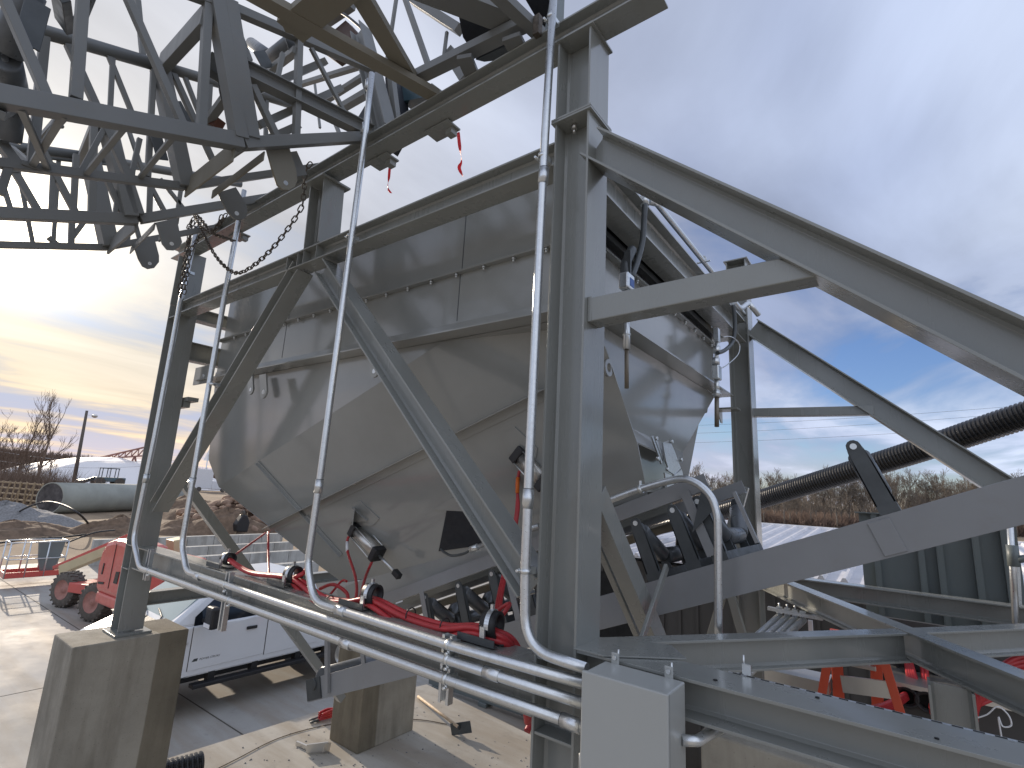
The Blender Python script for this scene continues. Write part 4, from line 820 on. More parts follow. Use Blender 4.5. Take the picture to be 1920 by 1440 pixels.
# pivot ears
def ear(par, pts, hole, x, m_='truss'):
    mb = MB(); mb.plate([P(px, py, 'X', x) for px, py in pts], X_, 0.02); o = obj('pivot_ear', mb, m_, par, bevel=0.002)
    mb = MB(); c = P(*hole, 'X', x+0.021); mb.cyl(c - X_*0.023, c+X_*0.001, 0.017, 12); obj('pin_hole', mb, 'galv', o); return o
ear(t1, [(498, 282), (540, 278), (553, 320), (555, 340), (550, 352), (540, 358), (528, 357), (518, 348), (508, 318)], (536, 343), X1-0.06, 'brown')
ear(t1, [(408, 362), (440, 352), (456, 378), (462, 395), (460, 408), (450, 414), (438, 412), (426, 400), (415, 380)], (444, 400), X2+0.05)
mem(t1, P(545, 285, 'X', X1-0.12), P(565, 330, 'X', X1-0.12), 0.02, 0.10, X_, 'pivot_plate')
# roller sets carried in the nearer truss
def rset(par, pts, r, m_='roller', name='roller'):
    for (a, b) in pts:
        mb = MB(); p, q = a, b; d = (q-p).normalized(); L_ = (q-p).length; mb.tube([p, p+d*0.008, q-d*0.008, q], [r*0.85, r, r, r*0.85], 20); mb.cyl(p-d*0.02, q+d*0.02, r*0.22, 8); obj(name, mb, m_, par)
rset(t1, [(P(472, 82, 'Y', 1.75), P(502, 104, 'Y', 1.70)), (P(501, 112, 'Y', 1.66), P(545, 78, 'Y', 1.66))], 0.055)
tie(t1, X1, (555, 95), X2+0.1, (497, 140), 0.05, 0.05, 'idler_frame'); mem(t1, P(545, 70, 'X', -3.36), P(553, 98, 'X', -3.36), 0.01, 0.10, X_, 'end_bracket', 'dark')
mem(t1, P(485, 95, 'X', -3.72), P(503, 128, 'X', -3.72), 0.01, 0.11, X_, 'middle_bracket', 'dark')
# trough rollers seen from below at the upper left
rset(t1, [(P(55, -20, 'X', -3.42), P(12, 100, 'X', -3.65)), (P(10, 112, 'X', -3.66), P(22, 160, 'X', -3.86)), (P(22, 170, 'X', -3.88), P(10, 262, 'X', -4.02))], 0.072, 'roller')
mem(t1, P(72, 4, 'X', -3.36), P(50, 85, 'X', -3.36), 0.012, 0.10, X_, 'end_bracket', 'dark'); mem(t1, P(112, -15, 'X', -3.5), P(122, 48, 'X', -3.9), 0.05, 0.10, X_, 'idler_bracket', 'dark'); mem(t1, P(168, -10, 'X', -3.5), P(142, 58, 'X', -3.95), 0.03, 0.06, X_, 'idler_bracket', 'dark')
tie(t1, X1, (-20, 145), X2, (-90, 265), 0.05, 0.05, 'idler_frame')
mem(t1, P(290, 245, 'X', -4.0), P(305, 300, 'X', -4.0), 0.012, 0.075, X_, 'perforated_bracket', 'dark'); mem(t1, P(330, 190, 'X', -4.0), P(352, 232, 'X', -4.0), 0.012, 0.07, X_, 'perforated_bracket', 'dark')
# sensor box with its cable
mb = MB(); c = P(405, 125, 'X', -3.5); mb.box(c-V((0.05, 0.05, 0.07)), c+V((0.03, 0.05, 0.07))); obj('sensor_box', mb, 'dark', t1, bevel=0.006)
mb = MB(); mb.tube(smooth_path([P(412, 145, 'X', -3.5), P(414, 175, 'X', -3.5), P(428, 212, 'X', -3.5)], 5), 0.010, 8); obj('sensor_cable', mb, 'black', t1)
mem(t1, P(425, 180, 'X', -3.55), P(385, 235, 'X', -3.95), 0.07, 0.05, Z_, 'pivot_tube', 'truss'); mem(t1, P(412, 233, 'X', -3.8), P(388, 225, 'X', -3.95), 0.07, 0.07, Z_, 'pivot_block', mat('primer_red_block', (0.10, 0.035, 0.02), 0.6))
# farther truss
mx(t2, X3, 0, 400, 255, 412, 0.075, 0.085, 'bottom_chord', ext0=1.0); mx(t2, X3, 262, 411, 470, 376, 0.07, 0.075, 'bottom_chord', ext1=0.8)
mx(t2, X4, 0, 459, 200, 464, 0.055, 0.055, 'bottom_chord', ext0=1.0); mx(t2, X4, 200, 464, 330, 440, 0.055, 0.055, 'bottom_chord', ext1=0.8)
tubx(t2, X4, 18, 274, 150, 292, 0.045, ext0=1.2); tubx(t2, X4, 150, 292, 345, 326, 0.042, ext1=0.6)
tubx(t2, X4+0.02, 0, 286, 142, 302, 0.015, 'cable_conduit', ext0=1.0); tubx(t2, X4+0.02, 175, 305, 275, 318, 0.012, 'cable_conduit')
for (a, b, c, d, s) in ((143, 290, 137, 404, .04), (176, 225, 172, 408, .05), (27, 321, 74, 400, .045), (60, 245, 140, 396, .045), (199, 335, 232, 405, .04), (282, 345, 280, 400, .038), (283, 350, 309, 398, .035), (340, 350, 333, 395, .03), (205, 240, 255, 405, .03), (240, 240, 272, 335, .03), (0, 245, 25, 325, .06)):
    mx(t2, X3, a, b, c, d, s)
mx(t2, X3, 200, 232, 243, 408, 0.14, 0.10, 'splice_post'); mx(t2, X3, 228, 320, 256, 405, 0.14, 0.08, 'splice_post')
for (a, b, c, d, s) in ((135, 408, 133, 462, .045), (160, 412, 136, 445, .04), (90, 445, 112, 462, .04)): mx(t2, X4, a, b, c, d, s)
mx(t2, X4, 170, 300, 205, 464, 0.16, 0.12, 'splice_post')
mem(t2, P(178, 232, 'X', X3), P(150, 300, 'X', X4), 0.16, 0.05, Z_, 'cross_beam')
tie(t2, X3, (258, 416), X4, (205, 462), 0.02, 0.16, 'slotted_channel', 'truss', Y_); tie(t2, X3, (290, 424), X4, (245, 470), 0.07, 0.01, 'slotted_channel')
tie(t2, X3, (120, 215), X4, (55, 290), 0.06, 0.06); tie(t2, X3, (60, 310), X4, (20, 275), 0.04, 0.04)
for (a, b, c, d, s) in ((20, 300, 70, 395, .03), (100, 305, 95, 402, .03), (225, 330, 215, 405, .03), (300, 335, 345, 392, .03), (0, 330, 22, 398, .03)): mx(t2, X3, a, b, c, d, s)
for (a, b, c, d, s) in ((30, 300, 62, 458, .03), (110, 300, 100, 458, .03), (225, 318, 262, 450, .035), (250, 320, 240, 452, .03)): mx(t2, X4, a, b, c, d, s)
ear(t2, [(291, 418), (330, 410), (336, 440), (340, 455), (335, 464), (325, 470), (312, 469), (303, 458)], (322, 457), X3+0.04)
ear(t2, [(251, 465), (262, 448), (288, 446), (297, 480), (297, 492), (288, 503), (276, 505), (266, 500), (258, 486)], (281, 494), X4+0.05)
mem(t2, P(335, 405, 'X', X3-0.1), P(300, 440, 'X', X4+0.3), 0.16, 0.02, Z_, 'pivot_plate')
# head section riding over the crossing beam
hs = thing('head_frame', (-2.6, 2.6, 6.5), 'ground-lit brown and grey bracing of the conveyor head section resting on the crossing beam', 'conveyor head')
def hz_(x0, y0, x1, y1, w_, h_=0.012, z=6.46, name='ground_lit_brace', m_='brown'):  # brown of these braces is ground light from below, put into the paint
    a, b = P(x0, y0, 'Z', z), P(x1, y1, 'Z', z); d = (b-a).normalized(); return mem(hs, a, b, w_, h_, d.cross(Z_), name, m_, 0.001)
hz_(440, -32, 818, 180, 0.10, 0.05, 6.44); hz_(655, -35, 545, 55, 0.18, 0.05, 6.445); hz_(575, 20, 690, -45, 0.10, 0.04, 6.49)
mb = MB(); mb.plate([P(px, py, 'Z', 6.42) for px, py in ((527, 42), (545, 28), (600, 10), (615, 20), (600, 55), (578, 66), (556, 68), (535, 60))], Z_, 0.010); obj('gusset_plate', mb, 'brown', hs)
hz_(664, -30, 772, 152, 0.115, 0.05, 6.50); 
def my_(x0, y0, x1, y1, w_, y=2.5, h_=None, name='head_member', m_='truss'):
    return mem(hs, P(x0, y0, 'Y', y), P(x1, y1, 'Y', y), h_ or w_, w_, Y_, name, m_)
a, b = P(676, 58, 'Y', 2.26), P(724, 250, 'Y', 2.26); mb = MB(); mb.ibeam(a, b, 0.14, 0.14, Y_, 0.01); obj('leg', mb, 'truss', hs)
a, b = P(700, 20, 'Y', 2.5), P(712, 135, 'Y', 2.5)
for (x0, y0, x1, y1, s, y) in ((745, -15, 725, 118, .035, 2.9), (757, -10, 803, 122, .05, 2.8), (734, 145, 745, 235, .055, 2.4), (838, 60, 832, 108, .03, 3.0), (775, 0, 862, 56, .09, 3.0), (565, 158, 682, 122, .06, 3.0), (602, 194, 700, 132, .07, 3.2), (636, 205, 705, 165, .09, 3.2), (600, 52, 662, 10, .08, 2.7), (590, 155, 600, 240, .03, 3.4), (810, 165, 830, 180, .06, 2.6), (845, 100, 876, 150, .12, 3.1), (612, 190, 640, 260, .04, 3.0)):
    my_(x0, y0, x1, y1, s, y)
hz_(767, 152, 985, 44, 0.085, 0.06, 6.53, 'head_rail', 'truss'); hz_(912, -30, 1014, 66, 0.075, 0.06, 6.50, 'head_rail', 'truss'); hz_(775, -30, 975, 48, 0.16, 0.05, 6.60, 'head_rail', 'truss')
hz_(958, 68, 975, 100, 0.12, 0.03, 6.43, 'head_rail', 'truss'); hz_(870, 105, 885, 140, 0.10, 0.03, 6.43, 'head_rail', 'truss')
def blk(pts, z, t, m_, name, par=hs):
    mb = MB(); mb.plate([P(px, py, 'Z', z) for px, py in pts], Z_, t); return obj(name, mb, m_, par)
blk([(857, 15), (962, 42), (880, 88), (868, 70)], 6.75, 0.4, 'belt', 'belt_wrap'); blk([(968, -30), (1036, -30), (1022, 52), (1012, 45)], 6.75, 0.4, 'belt', 'belt_wrap')
blk([(892, 112), (952, 85), (956, 97), (925, 114), (908, 116)], 6.50, 0.03, 'dark', 'belt_scraper')
mb = MB(); mb.plate([P(px, py, 'Y', 2.55) for px, py in ((662, 235), (692, 185), (712, 240), (700, 262))], Y_, 0.3); obj('belt_wrap', mb, 'belt', hs)
mb = MB(); mb.plate([P(px, py, 'Y', 2.45) for px, py in ((722, 145), (730, 140), (742, 238), (728, 240))], Y_, 0.2); obj('belt_wrap', mb, 'belt', hs)
mb = MB(); mb.plate([P(px, py, 'Y', 2.75) for px, py in ((622, 60), (648, 38), (668, 60), (664, 88), (645, 80))], Y_, 0.1); obj('motor_guard', mb, mat('primer_brown', (0.06, 0.03, 0.02), 0.6), hs)
mb = MB(); mb.plate([P(px, py, 'Y', 2.65) for px, py in ((592, 78), (648, 100), (628, 114), (594, 90))], Y_, 0.1); obj('motor_guard', mb, mat('primer_brown_dark', (0.05, 0.03, 0.02), 0.6), hs)
mb = MB(); mb.plate([P(px, py, 'Y', 2.6) for px, py in ((744, 150), (770, 165), (798, 182), (752, 190), (746, 182))], Y_, 0.25); obj('gear_case', mb, mat('teal_gearbox', (0.04, 0.08, 0.10), 0.4), hs)
mb = MB(); mb.box(P(1020, 60, 'Y', 2.5), P(1060, -40, 'Y', 2.7)); obj('gear_case', mb, 'panel', hs)
mb = MB(); mb.tube(smooth_path([P(632, 20, 'Y', 2.3), P(650, 30, 'Y', 2.3), P(672, 48, 'Y', 2.3), P(682, 58, 'Y', 2.3)], 5), 0.014, 10); obj('power_cable', mb, 'black', hs)
mb = MB(); mb.box(P(1000, 30, 'Y', 2.06), P(1016, 68, 'Y', 2.1)); obj('rusty_hook', mb, 'rust', hs)
# small plates below the crossing beam with survey ribbon
def ribbon(pts, y, w_, label):
    cs = [P(px, py, 'Y', y) for px, py in pts]; cs = smooth_path(cs, 5); mb = MB(); n = len(cs)
    for i in range(n-1):
        a0 = 0.9*math.sin(i*0.55); a1 = 0.9*math.sin((i+1)*0.55)
        u0 = V((math.cos(a0), math.sin(a0), 0))*w_/2; u1 = V((math.cos(a1), math.sin(a1), 0))*w_/2
        a_, b_, c_, d_ = cs[i]-u0, cs[i]+u0, cs[i+1]+u1, cs[i+1]-u1; mb.plate([a_, b_, c_, d_], (b_-a_).cross(d_-a_), 0.0012)
    return tag(obj('survey_ribbon', mb, 'redbright'), label, 'ribbon', 'red ribbons tied under the crossing beam')
ribbon([(859, 248), (862, 275), (865, 300), (861, 315), (868, 330)], 2.42, 0.026, 'longer red ribbon hanging below the crossing beam near the main column')

ribbon([(731, 310), (729, 335), (727, 352), (733, 362)], 2.44, 0.022, 'shorter red ribbon with a forked tail, left of the longer one')
# ================================================================== CHAINS
def chain(paths, label, name='rigging_chain', pitch=0.052, rr=0.0065):
    mb = MB()
    for pts in paths:
        pts = smooth_path(pts, 8); acc = [0]
        for i in range(len(pts)-1): acc.append(acc[-1]+(pts[i+1]-pts[i]).length)
        n = int(acc[-1]/pitch); j = 0
        for k in range(n):
            s_ = (k+0.5)*pitch
            while acc[j+1] < s_: j += 1
            c = pts[j].lerp(pts[j+1], (s_-acc[j])/max(1e-6, acc[j+1]-acc[j])); d = (pts[j+1]-pts[j]).normalized()
            u = d.cross(V((0.3, 1, 0.2))).normalized(); v = d.cross(u); w_ = (u+v*0.3).normalized() if k % 2 else (v-u*0.3).normalized()
            lp = []
            for q in range(12):
                t_ = 2*math.pi*q/12; lp.append(c + d*(math.cos(t_)*0.019 + (0.013 if math.cos(t_) > 0 else -0.013)) + w_*math.sin(t_)*0.0165)
            mb.tube(lp + [lp[0]], rr*0.85, 5, cap=False)
    return tag(obj(name, mb, 'rust'), label, 'chain', 'rusty chains slung from the trusses')
def K(l, y): return [P(px, py, 'Y', y) for px, py in l]
chain([K([(583, 305), (572, 325), (570, 362), (562, 395), (520, 455), (478, 496), (445, 512), (420, 498), (398, 470), (378, 430), (365, 405)], 1.95)], 'long rusty chain sagging in a loop in front of the upper beam')
chain([K([(370, 418), (352, 455), (346, 500), (338, 560)], 1.98), K([(362, 415), (350, 470), (341, 520), (333, 555)], 1.93), K([(378, 440), (358, 470), (350, 520), (345, 552)], 2.0), K([(356, 425), (352, 470), (344, 530)], 1.9)], 'bundle of rusty chains hanging beside the top of the left column')
chain([K([(352, 428), (368, 405), (385, 422), (400, 438), (420, 445), (440, 452)], 1.9), K([(365, 402), (378, 425), (398, 436), (412, 415), (418, 398)], 1.85), K([(385, 432), (405, 428), (425, 400)], 1.88)], 'tangled knot of rusty chain below the left pivot ears')
# ================================================================== WHITE PICKUP TRUCK (drives towards -Y, its left side shown)
tk = thing('pickup_truck', (-10.1, 5.0, 0.0), 'white crew cab pickup truck parked behind the lower beam, black mirror and side step showing', 'pickup truck')
SX = -9.1; WX = -11.1           # side planes
def TY(y): return y
def prismX(name, prof, x0, x1, m_, par=tk, bev=0.0):
    mb = MB(); mb.prism([(y, z) for y, z in prof], V((x0, 0, 0)), Y_, Z_, X_*(x1-x0)); return obj(name, mb, m_, par, bevel=bev)
def arch(yc, r, n=8): return [(yc - r*math.cos(math.pi*k/n), 0.60 + r*math.sin(math.pi*k/n)) for k in range(n+1)]
low = [(2.92, 0.62), (2.88, 0.86), (2.95, 0.98), (3.15, 1.10), (3.62, 1.29), (3.85, 1.345), (6.35, 1.385), (8.35, 1.40), (8.36, 0.75), (8.1, 0.62)] + arch(6.95, 0.47)[::-1] + [(4.06, 0.60), (3.70, 0.60)] + arch(3.38, 0.40)[::-1]
prismX('body', low, WX, SX, 'whitepaint', bev=0.03)
mb = MB(); 
def loft(mb, A, B):
    vA = [mb.bm.verts.new(p) for p in A]; vB = [mb.bm.verts.new(p) for p in B]; n = len(A); fs = []
    for i in range(n): fs.append(mb.bm.faces.new((vA[i], vA[(i+1) % n], vB[(i+1) % n], vB[i])))
    fs.append(mb.bm.faces.new(vA[::-1])); fs.append(mb.bm.faces.new(vB)); bmesh.ops.recalc_face_normals(mb.bm, faces=fs)
loft(mb, [V((SX-0.03, 3.60, 1.33)), V((WX+0.03, 3.60, 1.33)), V((WX+0.03, 6.35, 1.37)), V((SX-0.03, 6.35, 1.37))], [V((SX-0.20, 4.42, 1.93)), V((WX+0.20, 4.42, 1.93)), V((WX+0.20, 6.12, 1.95)), V((SX-0.20, 6.12, 1.95))])
obj('cab', mb, 'whitepaint', tk, bevel=0.05)
mb = MB(); mb.plate([V((SX-0.17, 3.70, 1.385)), V((WX+0.17, 3.70, 1.385)), V((WX+0.28, 4.34, 1.895)), V((SX-0.28, 4.34, 1.895))], V((0, -0.6, 0.8)), 0.012); ws = obj('windshield', mb, 'wind', tk)
mb = MB(); mb.plate([V((SX-0.12, 3.45, 1.352)), V((WX+0.12, 3.45, 1.352)), V((WX+0.12, 3.68, 1.385)), V((SX-0.12, 3.68, 1.385))], Z_, 0.01)
for x in (-9.35, -10.0): mb.tube([V((x, 3.6, 1.40)), V((x-0.25, 3.72, 1.45)), V((x-0.62, 3.80, 1.50))], 0.012, 6)
obj('wiper_cowl', mb, 'black', tk)
def side(pts, name, m_, par, t=0.006, base=(1.33, SX-0.03, 1.93, SX-0.20)):
    def sx(z): f = (z-base[0])/(base[2]-base[0]); return base[1] + (base[3]-base[1])*f
    mb = MB(); n = V((0.6, 0, 0.17)).normalized(); mb.plate([V((sx(z)+0.004, y, z)) for y, z in pts], n, t); return obj(name, mb, m_, par)
# doors: leaf with its shut line, glass, handle
for (y0, y1, nm, fr_) in ((4.02, 5.22, 'front', 1), (5.24, 6.25, 'rear', 0)):
    mb = MB(); mb.plate([V((SX+0.002, y0, 0.70)), V((SX+0.002, y1, 0.72)), V((SX+0.002, y1, 1.34)), V((SX+0.002, y1-0.25, 1.352)), V((SX+0.002, y0+0.55, 1.30)), V((SX+0.002, y0, 1.33))], X_, 0.006); dr = obj('door', mb, 'whitepaint', tk, bevel=0.003)
    mb = MB(); mb.box((SX+0.001, y0-0.012, 0.70), (SX+0.0045, y0-0.003, 1.34)); obj('shut_line', mb, 'black', dr)
    mb = MB(); yh = y1-0.27; mb.box((SX+0.0085, yh-0.09, 1.165), (SX+0.035, yh+0.09, 1.215)); obj('handle', mb, 'black', dr, bevel=0.01)
side([(4.02, 1.30), (4.58, 1.275), (4.85, 1.345), (5.19, 1.36), (5.19, 1.86), (4.60, 1.86), (4.30, 1.68), (4.04, 1.47)], 'window', 'glass', tk)
side([(5.25, 1.36), (6.15, 1.37), (6.0, 1.86), (5.25, 1.86)], 'window', 'glass', tk)
mb = MB(); mb.box((SX+0.10, 4.10, 1.33), (SX+0.34, 4.24, 1.66)); mi = obj('mirror', mb, 'black', tk, bevel=0.04)
mb = MB(); mb.box((SX+0.14, 4.085, 1.36), (SX+0.33, 4.098, 1.42)); obj('marker_lens', mb, 'white', mi, bevel=0.004)
mb = MB(); mb.bar(V((SX-0.03, 4.17, 1.42)), V((SX+0.14, 4.17, 1.42)), 0.08, 0.05); obj('mirror_arm', mb, 'black', tk)
mb = MB(); mb.box((SX-0.06, 4.10, 0.44), (SX+0.10, 6.5, 0.50)); rb = obj('running_board', mb, 'black', tk, bevel=0.01)
mb = MB()
for y in (4.4, 5.1, 5.9): mb.box((SX-0.12, y-0.05, 0.48), (SX-0.0, y+0.05, 0.62))
obj('step_bracket', mb, 'black', rb)
mb = MB(); mb.box((WX+0.3, 2.8, 0.42), (SX-0.35, 8.2, 0.62)); obj('chassis', mb, 'black', tk)
for (x, s_) in ((SX, 1), (WX, -1)):
    for y in (3.38, 6.95):
        mb = MB(); c = V((x-0.15*s_, y, 0.41)); a = X_*s_
        pr = [(-0.14, 0.24), (-0.14, 0.37), (-0.10, 0.405), (0.10, 0.405), (0.14, 0.37), (0.14, 0.24)]
        mb.lathe(c, a, pr); wh = obj('tyre', mb, 'tyre', tk)
        mb = MB(); pr = [(0.13, 0.245), (0.08, 0.22), (0.05, 0.10), (0.10, 0.07), (0.11, 0.01)]; mb.lathe(c, a, pr, 24); obj('rim', mb, 'alu', wh)
mb = MB(); mb.box((WX+0.1, 2.86, 0.70), (SX-0.1, 2.90, 0.90)); obj('grille', mb, 'black', tk)
mb = MB(); mb.box((WX+0.05, 2.83, 0.50), (SX-0.05, 2.93, 0.68)); obj('bumper', mb, 'alu', tk, bevel=0.03)
for x in (SX-0.28, WX+0.05): 
    mb = MB(); mb.box((x, 2.865, 0.72), (x+0.23, 2.90, 0.90)); obj('headlight', mb, 'wind', tk, bevel=0.02)
mb = MB(); mb.box((SX+0.003, 3.84, 0.98), (SX+0.012, 3.93, 1.20)); bd = obj('fender_badge', mb, 'black', tk)
mt_ = Matrix.Translation((SX+0.013, 3.885, 1.19)) @ Matrix(((0, 0, 1, 0), (0, 1, 0, 0), (-1, 0, 0, 0), (0, 0, 0, 1)))
def MYZ(x, y, z): return Matrix(((0, 0, 1, x), (1, 0, 0, y), (0, 1, 0, z), (0, 0, 0, 1)))
text_mesh('badge_lettering', 'F-350', 0.055, MYZ(SX+0.0125, 3.842, 1.09), 'alu', tk)
text_mesh('door_lettering', 'POWER STROKE', 0.042, MYZ(SX+0.0085, 4.17, 0.83), 'dark', tk, shear=0.3)
mb = MB(); mb.plate([V((SX+0.0085, 4.06, 0.825)), V((SX+0.0085, 4.14, 0.825)), V((SX+0.0085, 4.15, 0.865)), V((SX+0.0085, 4.09, 0.865))], X_, 0.001); obj('door_emblem', mb, 'dark', tk)
mb = MB(); mb.box((WX+0.12, 6.55, 1.28), (SX-0.12, 8.2, 1.403)); obj('bed_liner', mb, 'black', tk)

# ================================================================== RED BOOM LIFT
bl = thing('boom_lift', (-16.6, 5.4, 0.0), 'faded red wheeled boom lift with a grey basket, parked behind the left column', 'boom lift')
def bp(px, py, x): return P(px, py, 'X', x)
def wheel(par, c, ax, R_, w_, lugs=True):
    a = ax.normalized(); mb = MB(); pr = [(-w_/2, R_*0.55), (-w_/2, R_*0.86), (-w_*0.40, R_*0.95), (w_*0.40, R_*0.95), (w_/2, R_*0.86), (w_/2, R_*0.55)]
    mb.lathe(c, a, pr)
    if lugs:
        u = a.orthogonal().normalized(); v = a.cross(u)
        for k in range(20):
            t_ = 2*math.pi*k/20
            for s_ in (-1, 1):
                tt = t_ + (0.16 if s_ > 0 else 0); d0 = u*math.cos(tt)+v*math.sin(tt); d1 = u*math.cos(tt+0.14)+v*math.sin(tt+0.14)
                mb.bar(c + d0*R_*0.955 + a*0.01*s_, c + d1*R_*0.95 + a*w_*0.48*s_, R_*0.10, R_*0.10, d0)
    t = obj('tyre', mb, 'tyre', par); 
    for s_ in (1, -1):
        mb = MB(); pr = [(w_*0.505*s_, R_*0.56), (w_*0.40*s_, R_*0.50), (w_*0.30*s_, R_*0.2), (w_*0.42*s_, R_*0.16), (w_*0.43*s_, R_*0.02)]; mb.lathe(c, a, pr, 20); obj('rim', mb, 'rim', t)
ax = V((0.75, -0.66, 0))
w1, w2 = P(128, 1104, 'Z', 0.46), P(183, 1127, 'Z', 0.46)
for c in (w1, w2): wheel(bl, c, V((0.35, -0.94, 0)), 0.46, 0.34)
far = V((0.35, -0.94, 0))*-1.75
for c in (w1, w2): wheel(bl, c+far, V((0.35, -0.94, 0)), 0.46, 0.34)
mb = MB(); mb.bar(w1+far*0.12+Z_*0.10, w2+far*0.12+Z_*0.08, 0.3, 0.22, far.normalized()); mb.bar((w1+w2)/2+far*0.05+Z_*0.1, (w1+w2)/2+far*0.95+Z_*0.1, 1.4, 0.25, (w2-w1).normalized()); obj('chassis', mb, 'liftred', bl, bevel=0.02)
dl = (w2-w1).normalized(); fn = far.normalized()
cb0 = P(182, 1100, 'Z', 0.95); 
def bq(a, b, z): return cb0 + dl*a + fn*b + Z_*(z-0.95)
def hood(name, a0, a1, b0, b1, prof, m_):
    mb = MB(); mb.prism(prof, bq(a0, b0, 0.0), dl, Z_, fn*(b1-b0)); return obj(name, mb, m_, bl, bevel=0.05)
def hood2(prof, m_):
    mb = MB(); mb.prism(prof, bq(0, 0, 0.0), dl, Z_, fn*0.75); return obj('engine_hood', mb, m_, bl, bevel=0.13)
hd = hood('sill_plate', 0, 0, 0.0, 0.75, [(0.0, 0.60), (0.0, 0.85), (1.9, 0.85), (1.9, 0.60)], 'liftred')
hd = hood2([(-0.12, 0.82), (-0.28, 1.40), (-0.20, 1.75), (0.0, 1.98), (0.4, 2.08), (0.9, 2.10), (1.9, 2.02), (1.9, 0.82)], 'liftred')
mb = MB(); mb.box(bq(.62, -.012, 1.0)-V((0, 0, 0)), bq(.64, -.004, 2.0)); mb.prism([(0.02, 1.02), (0.34, 1.05), (0.34, 1.10), (0.02, 1.07)], bq(0, -0.012, 0.0), dl, Z_, fn*0.01); mb.prism([(0.1, 1.25), (0.16, 1.25), (0.18, 1.5), (0.12, 1.5)], bq(0, -0.012, 0.0), dl, Z_, fn*0.01); obj('hood_seams', mb, 'black', hd)
mb = MB(); mb.box((0, 0, 0), (1, 1, 1)); mb.bm.free(); mb = MB(); mb.prism([(0.85, 1.15), (1.05, 1.15), (1.08, 1.42), (0.90, 1.40)], bq(0, -0.012, 0.0), dl, Z_, fn*0.01); obj('hood_opening', mb, 'black', hd)
hood('counterweight_hood', 0, 0, 1.15, 1.85, [(0.0, 0.72), (0.0, 1.35), (0.2, 1.62), (1.9, 1.62), (1.9, 0.62)], 'liftred')
hood('turntable', 0, 0, 0.3, 1.6, [(0.2, 0.60), (0.2, 0.80), (1.9, 0.80), (1.9, 0.60)], 'liftred')
# boom folded forward to the basket, all running beside the hood
ba0 = P(205, 1032, 'Z', 1.30); ba1 = P(118, 1068, 'Z', 0.62); bd_ = (ba1-ba0).normalized()
mb = MB(); mb.bar(ba0 - bd_*1.2, ba1, 0.26, 0.26, fn); obj('boom', mb, 'cream', bl, bevel=0.01)
mb = MB(); mb.bar(ba0 - bd_*1.0 + Z_*0.20, ba1 + bd_*0.3 + Z_*0.16, 0.22, 0.10, fn); obj('boom_cover', mb, 'liftred', bl, bevel=0.01)
mb = MB(); mb.bar(P(330, 1010, 'X', -15.2), P(330, 1045, 'X', -15.2), 0.3, 0.5, Y_); obj('cream_tank', mb, 'cream', bl, bevel=0.02)
# basket
k0, k1, k2, k3 = P(2, 1083, 'Z', 0.30), P(112, 1080, 'Z', 0.30), P(158, 1072, 'Z', 0.30), P(12, 1070, 'Z', 0.30)
k0 = P(6, 1086, 'Z', 0.28); k1 = P(116, 1078, 'Z', 0.28); e_ = (k1-k0); nrm = V((-e_.y, e_.x, 0)).normalized()*(-0.85)
if nrm.x > 0: nrm = -nrm
k3 = k0 + nrm; k2 = k1 + nrm
mb = MB(); mb.plate([k0, k1, k2, k3], Z_, 0.04); bs = obj('basket_floor', mb, 'liftred', bl)
mb = MB()
for a, b in ((k0, k1), (k1, k2), (k2, k3), (k3, k0)): mb.bar(a+Z_*0.09, b+Z_*0.09, 0.03, 0.16)
obj('basket_toe_board', mb, 'liftred', bl)
mb = MB()
for h in (0.55, 1.05):
    for a, b in ((k0, k1), (k1, k2), (k2, k3), (k3, k0)): mb.cyl(a+Z_*h, b+Z_*h, 0.017, 8)
for a, b in ((k0, k1), (k3, k2)):
    for f in (0, 0.33, 0.66, 1.0): mb.cyl(a.lerp(b, f), a.lerp(b, f)+Z_*1.05, 0.02, 8)
obj('basket_rail', mb, 'galv', bl)
kc = k0.lerp(k1, 0.72) + nrm*0.15; mb = MB(); mb.prism([(-0.34, 1.05), (0.34, 1.08), (0.28, 0.55), (0.15, 0.12), (-0.15, 0.12), (-0.26, 0.50)], kc, e_.normalized(), Z_, nrm.normalized()*0.12); obj('control_console', mb, 'panel', bl, bevel=0.02)
mb = MB(); mb.box(P(360, 1065, 'X', -16.5), P(375, 1050, 'X', -16.9)); mb.bar(P(338, 1060, 'X', -16.4), P(392, 1062, 'X', -16.4), 0.3, 0.3); obj('rear_axle_case', mb, 'liftred', bl)

# ================================================================== YARD: walls, pipe, mounds, hoses
for k, (px0, y0, px1, y1) in enumerate(((335, 1008, 532, 1000), (335, 1029, 552, 1016), (335, 1048, 576, 1031), (335, 1072, 600, 1052))):
    h = 0.62 - 0.0*k + 0.35; a, b = P(px0, y0, 'Z', h), P(px1, y1, 'Z', h); a.y = 7.0
    mb = MB(); x = b.x; n = 7
    for i in range(n):
        ya = a.y + (b.y-a.y)*i/n; yb = a.y + (b.y-a.y)*(i+1)/n - 0.015; mb.box((x-0.3, ya, 0.0), (x, yb, h))
    o = obj('concrete_wall', mb, 'blockwall', bevel=0.008); tag(o, ['farthest', 'second farthest', 'second nearest', 'nearest'][k] + ' of the four low concrete block walls behind the boom lift', 'concrete wall', 'low concrete block walls')
pa, pb = PD(92, 938, 40.5), PD(262, 942, 49.0); pa.z = pb.z = 1.22; d = (pb-pa).normalized()
bpp = thing('storage_pipe', pa, 'very large pale grey pipe section lying on the dirt at the far left', 'pipe section')
mb = MB(); mb.sleeve(pa, pa+d*14, 1.22, 1.15, 40); obj('pipe_shell', mb, 'pipe', bpp)
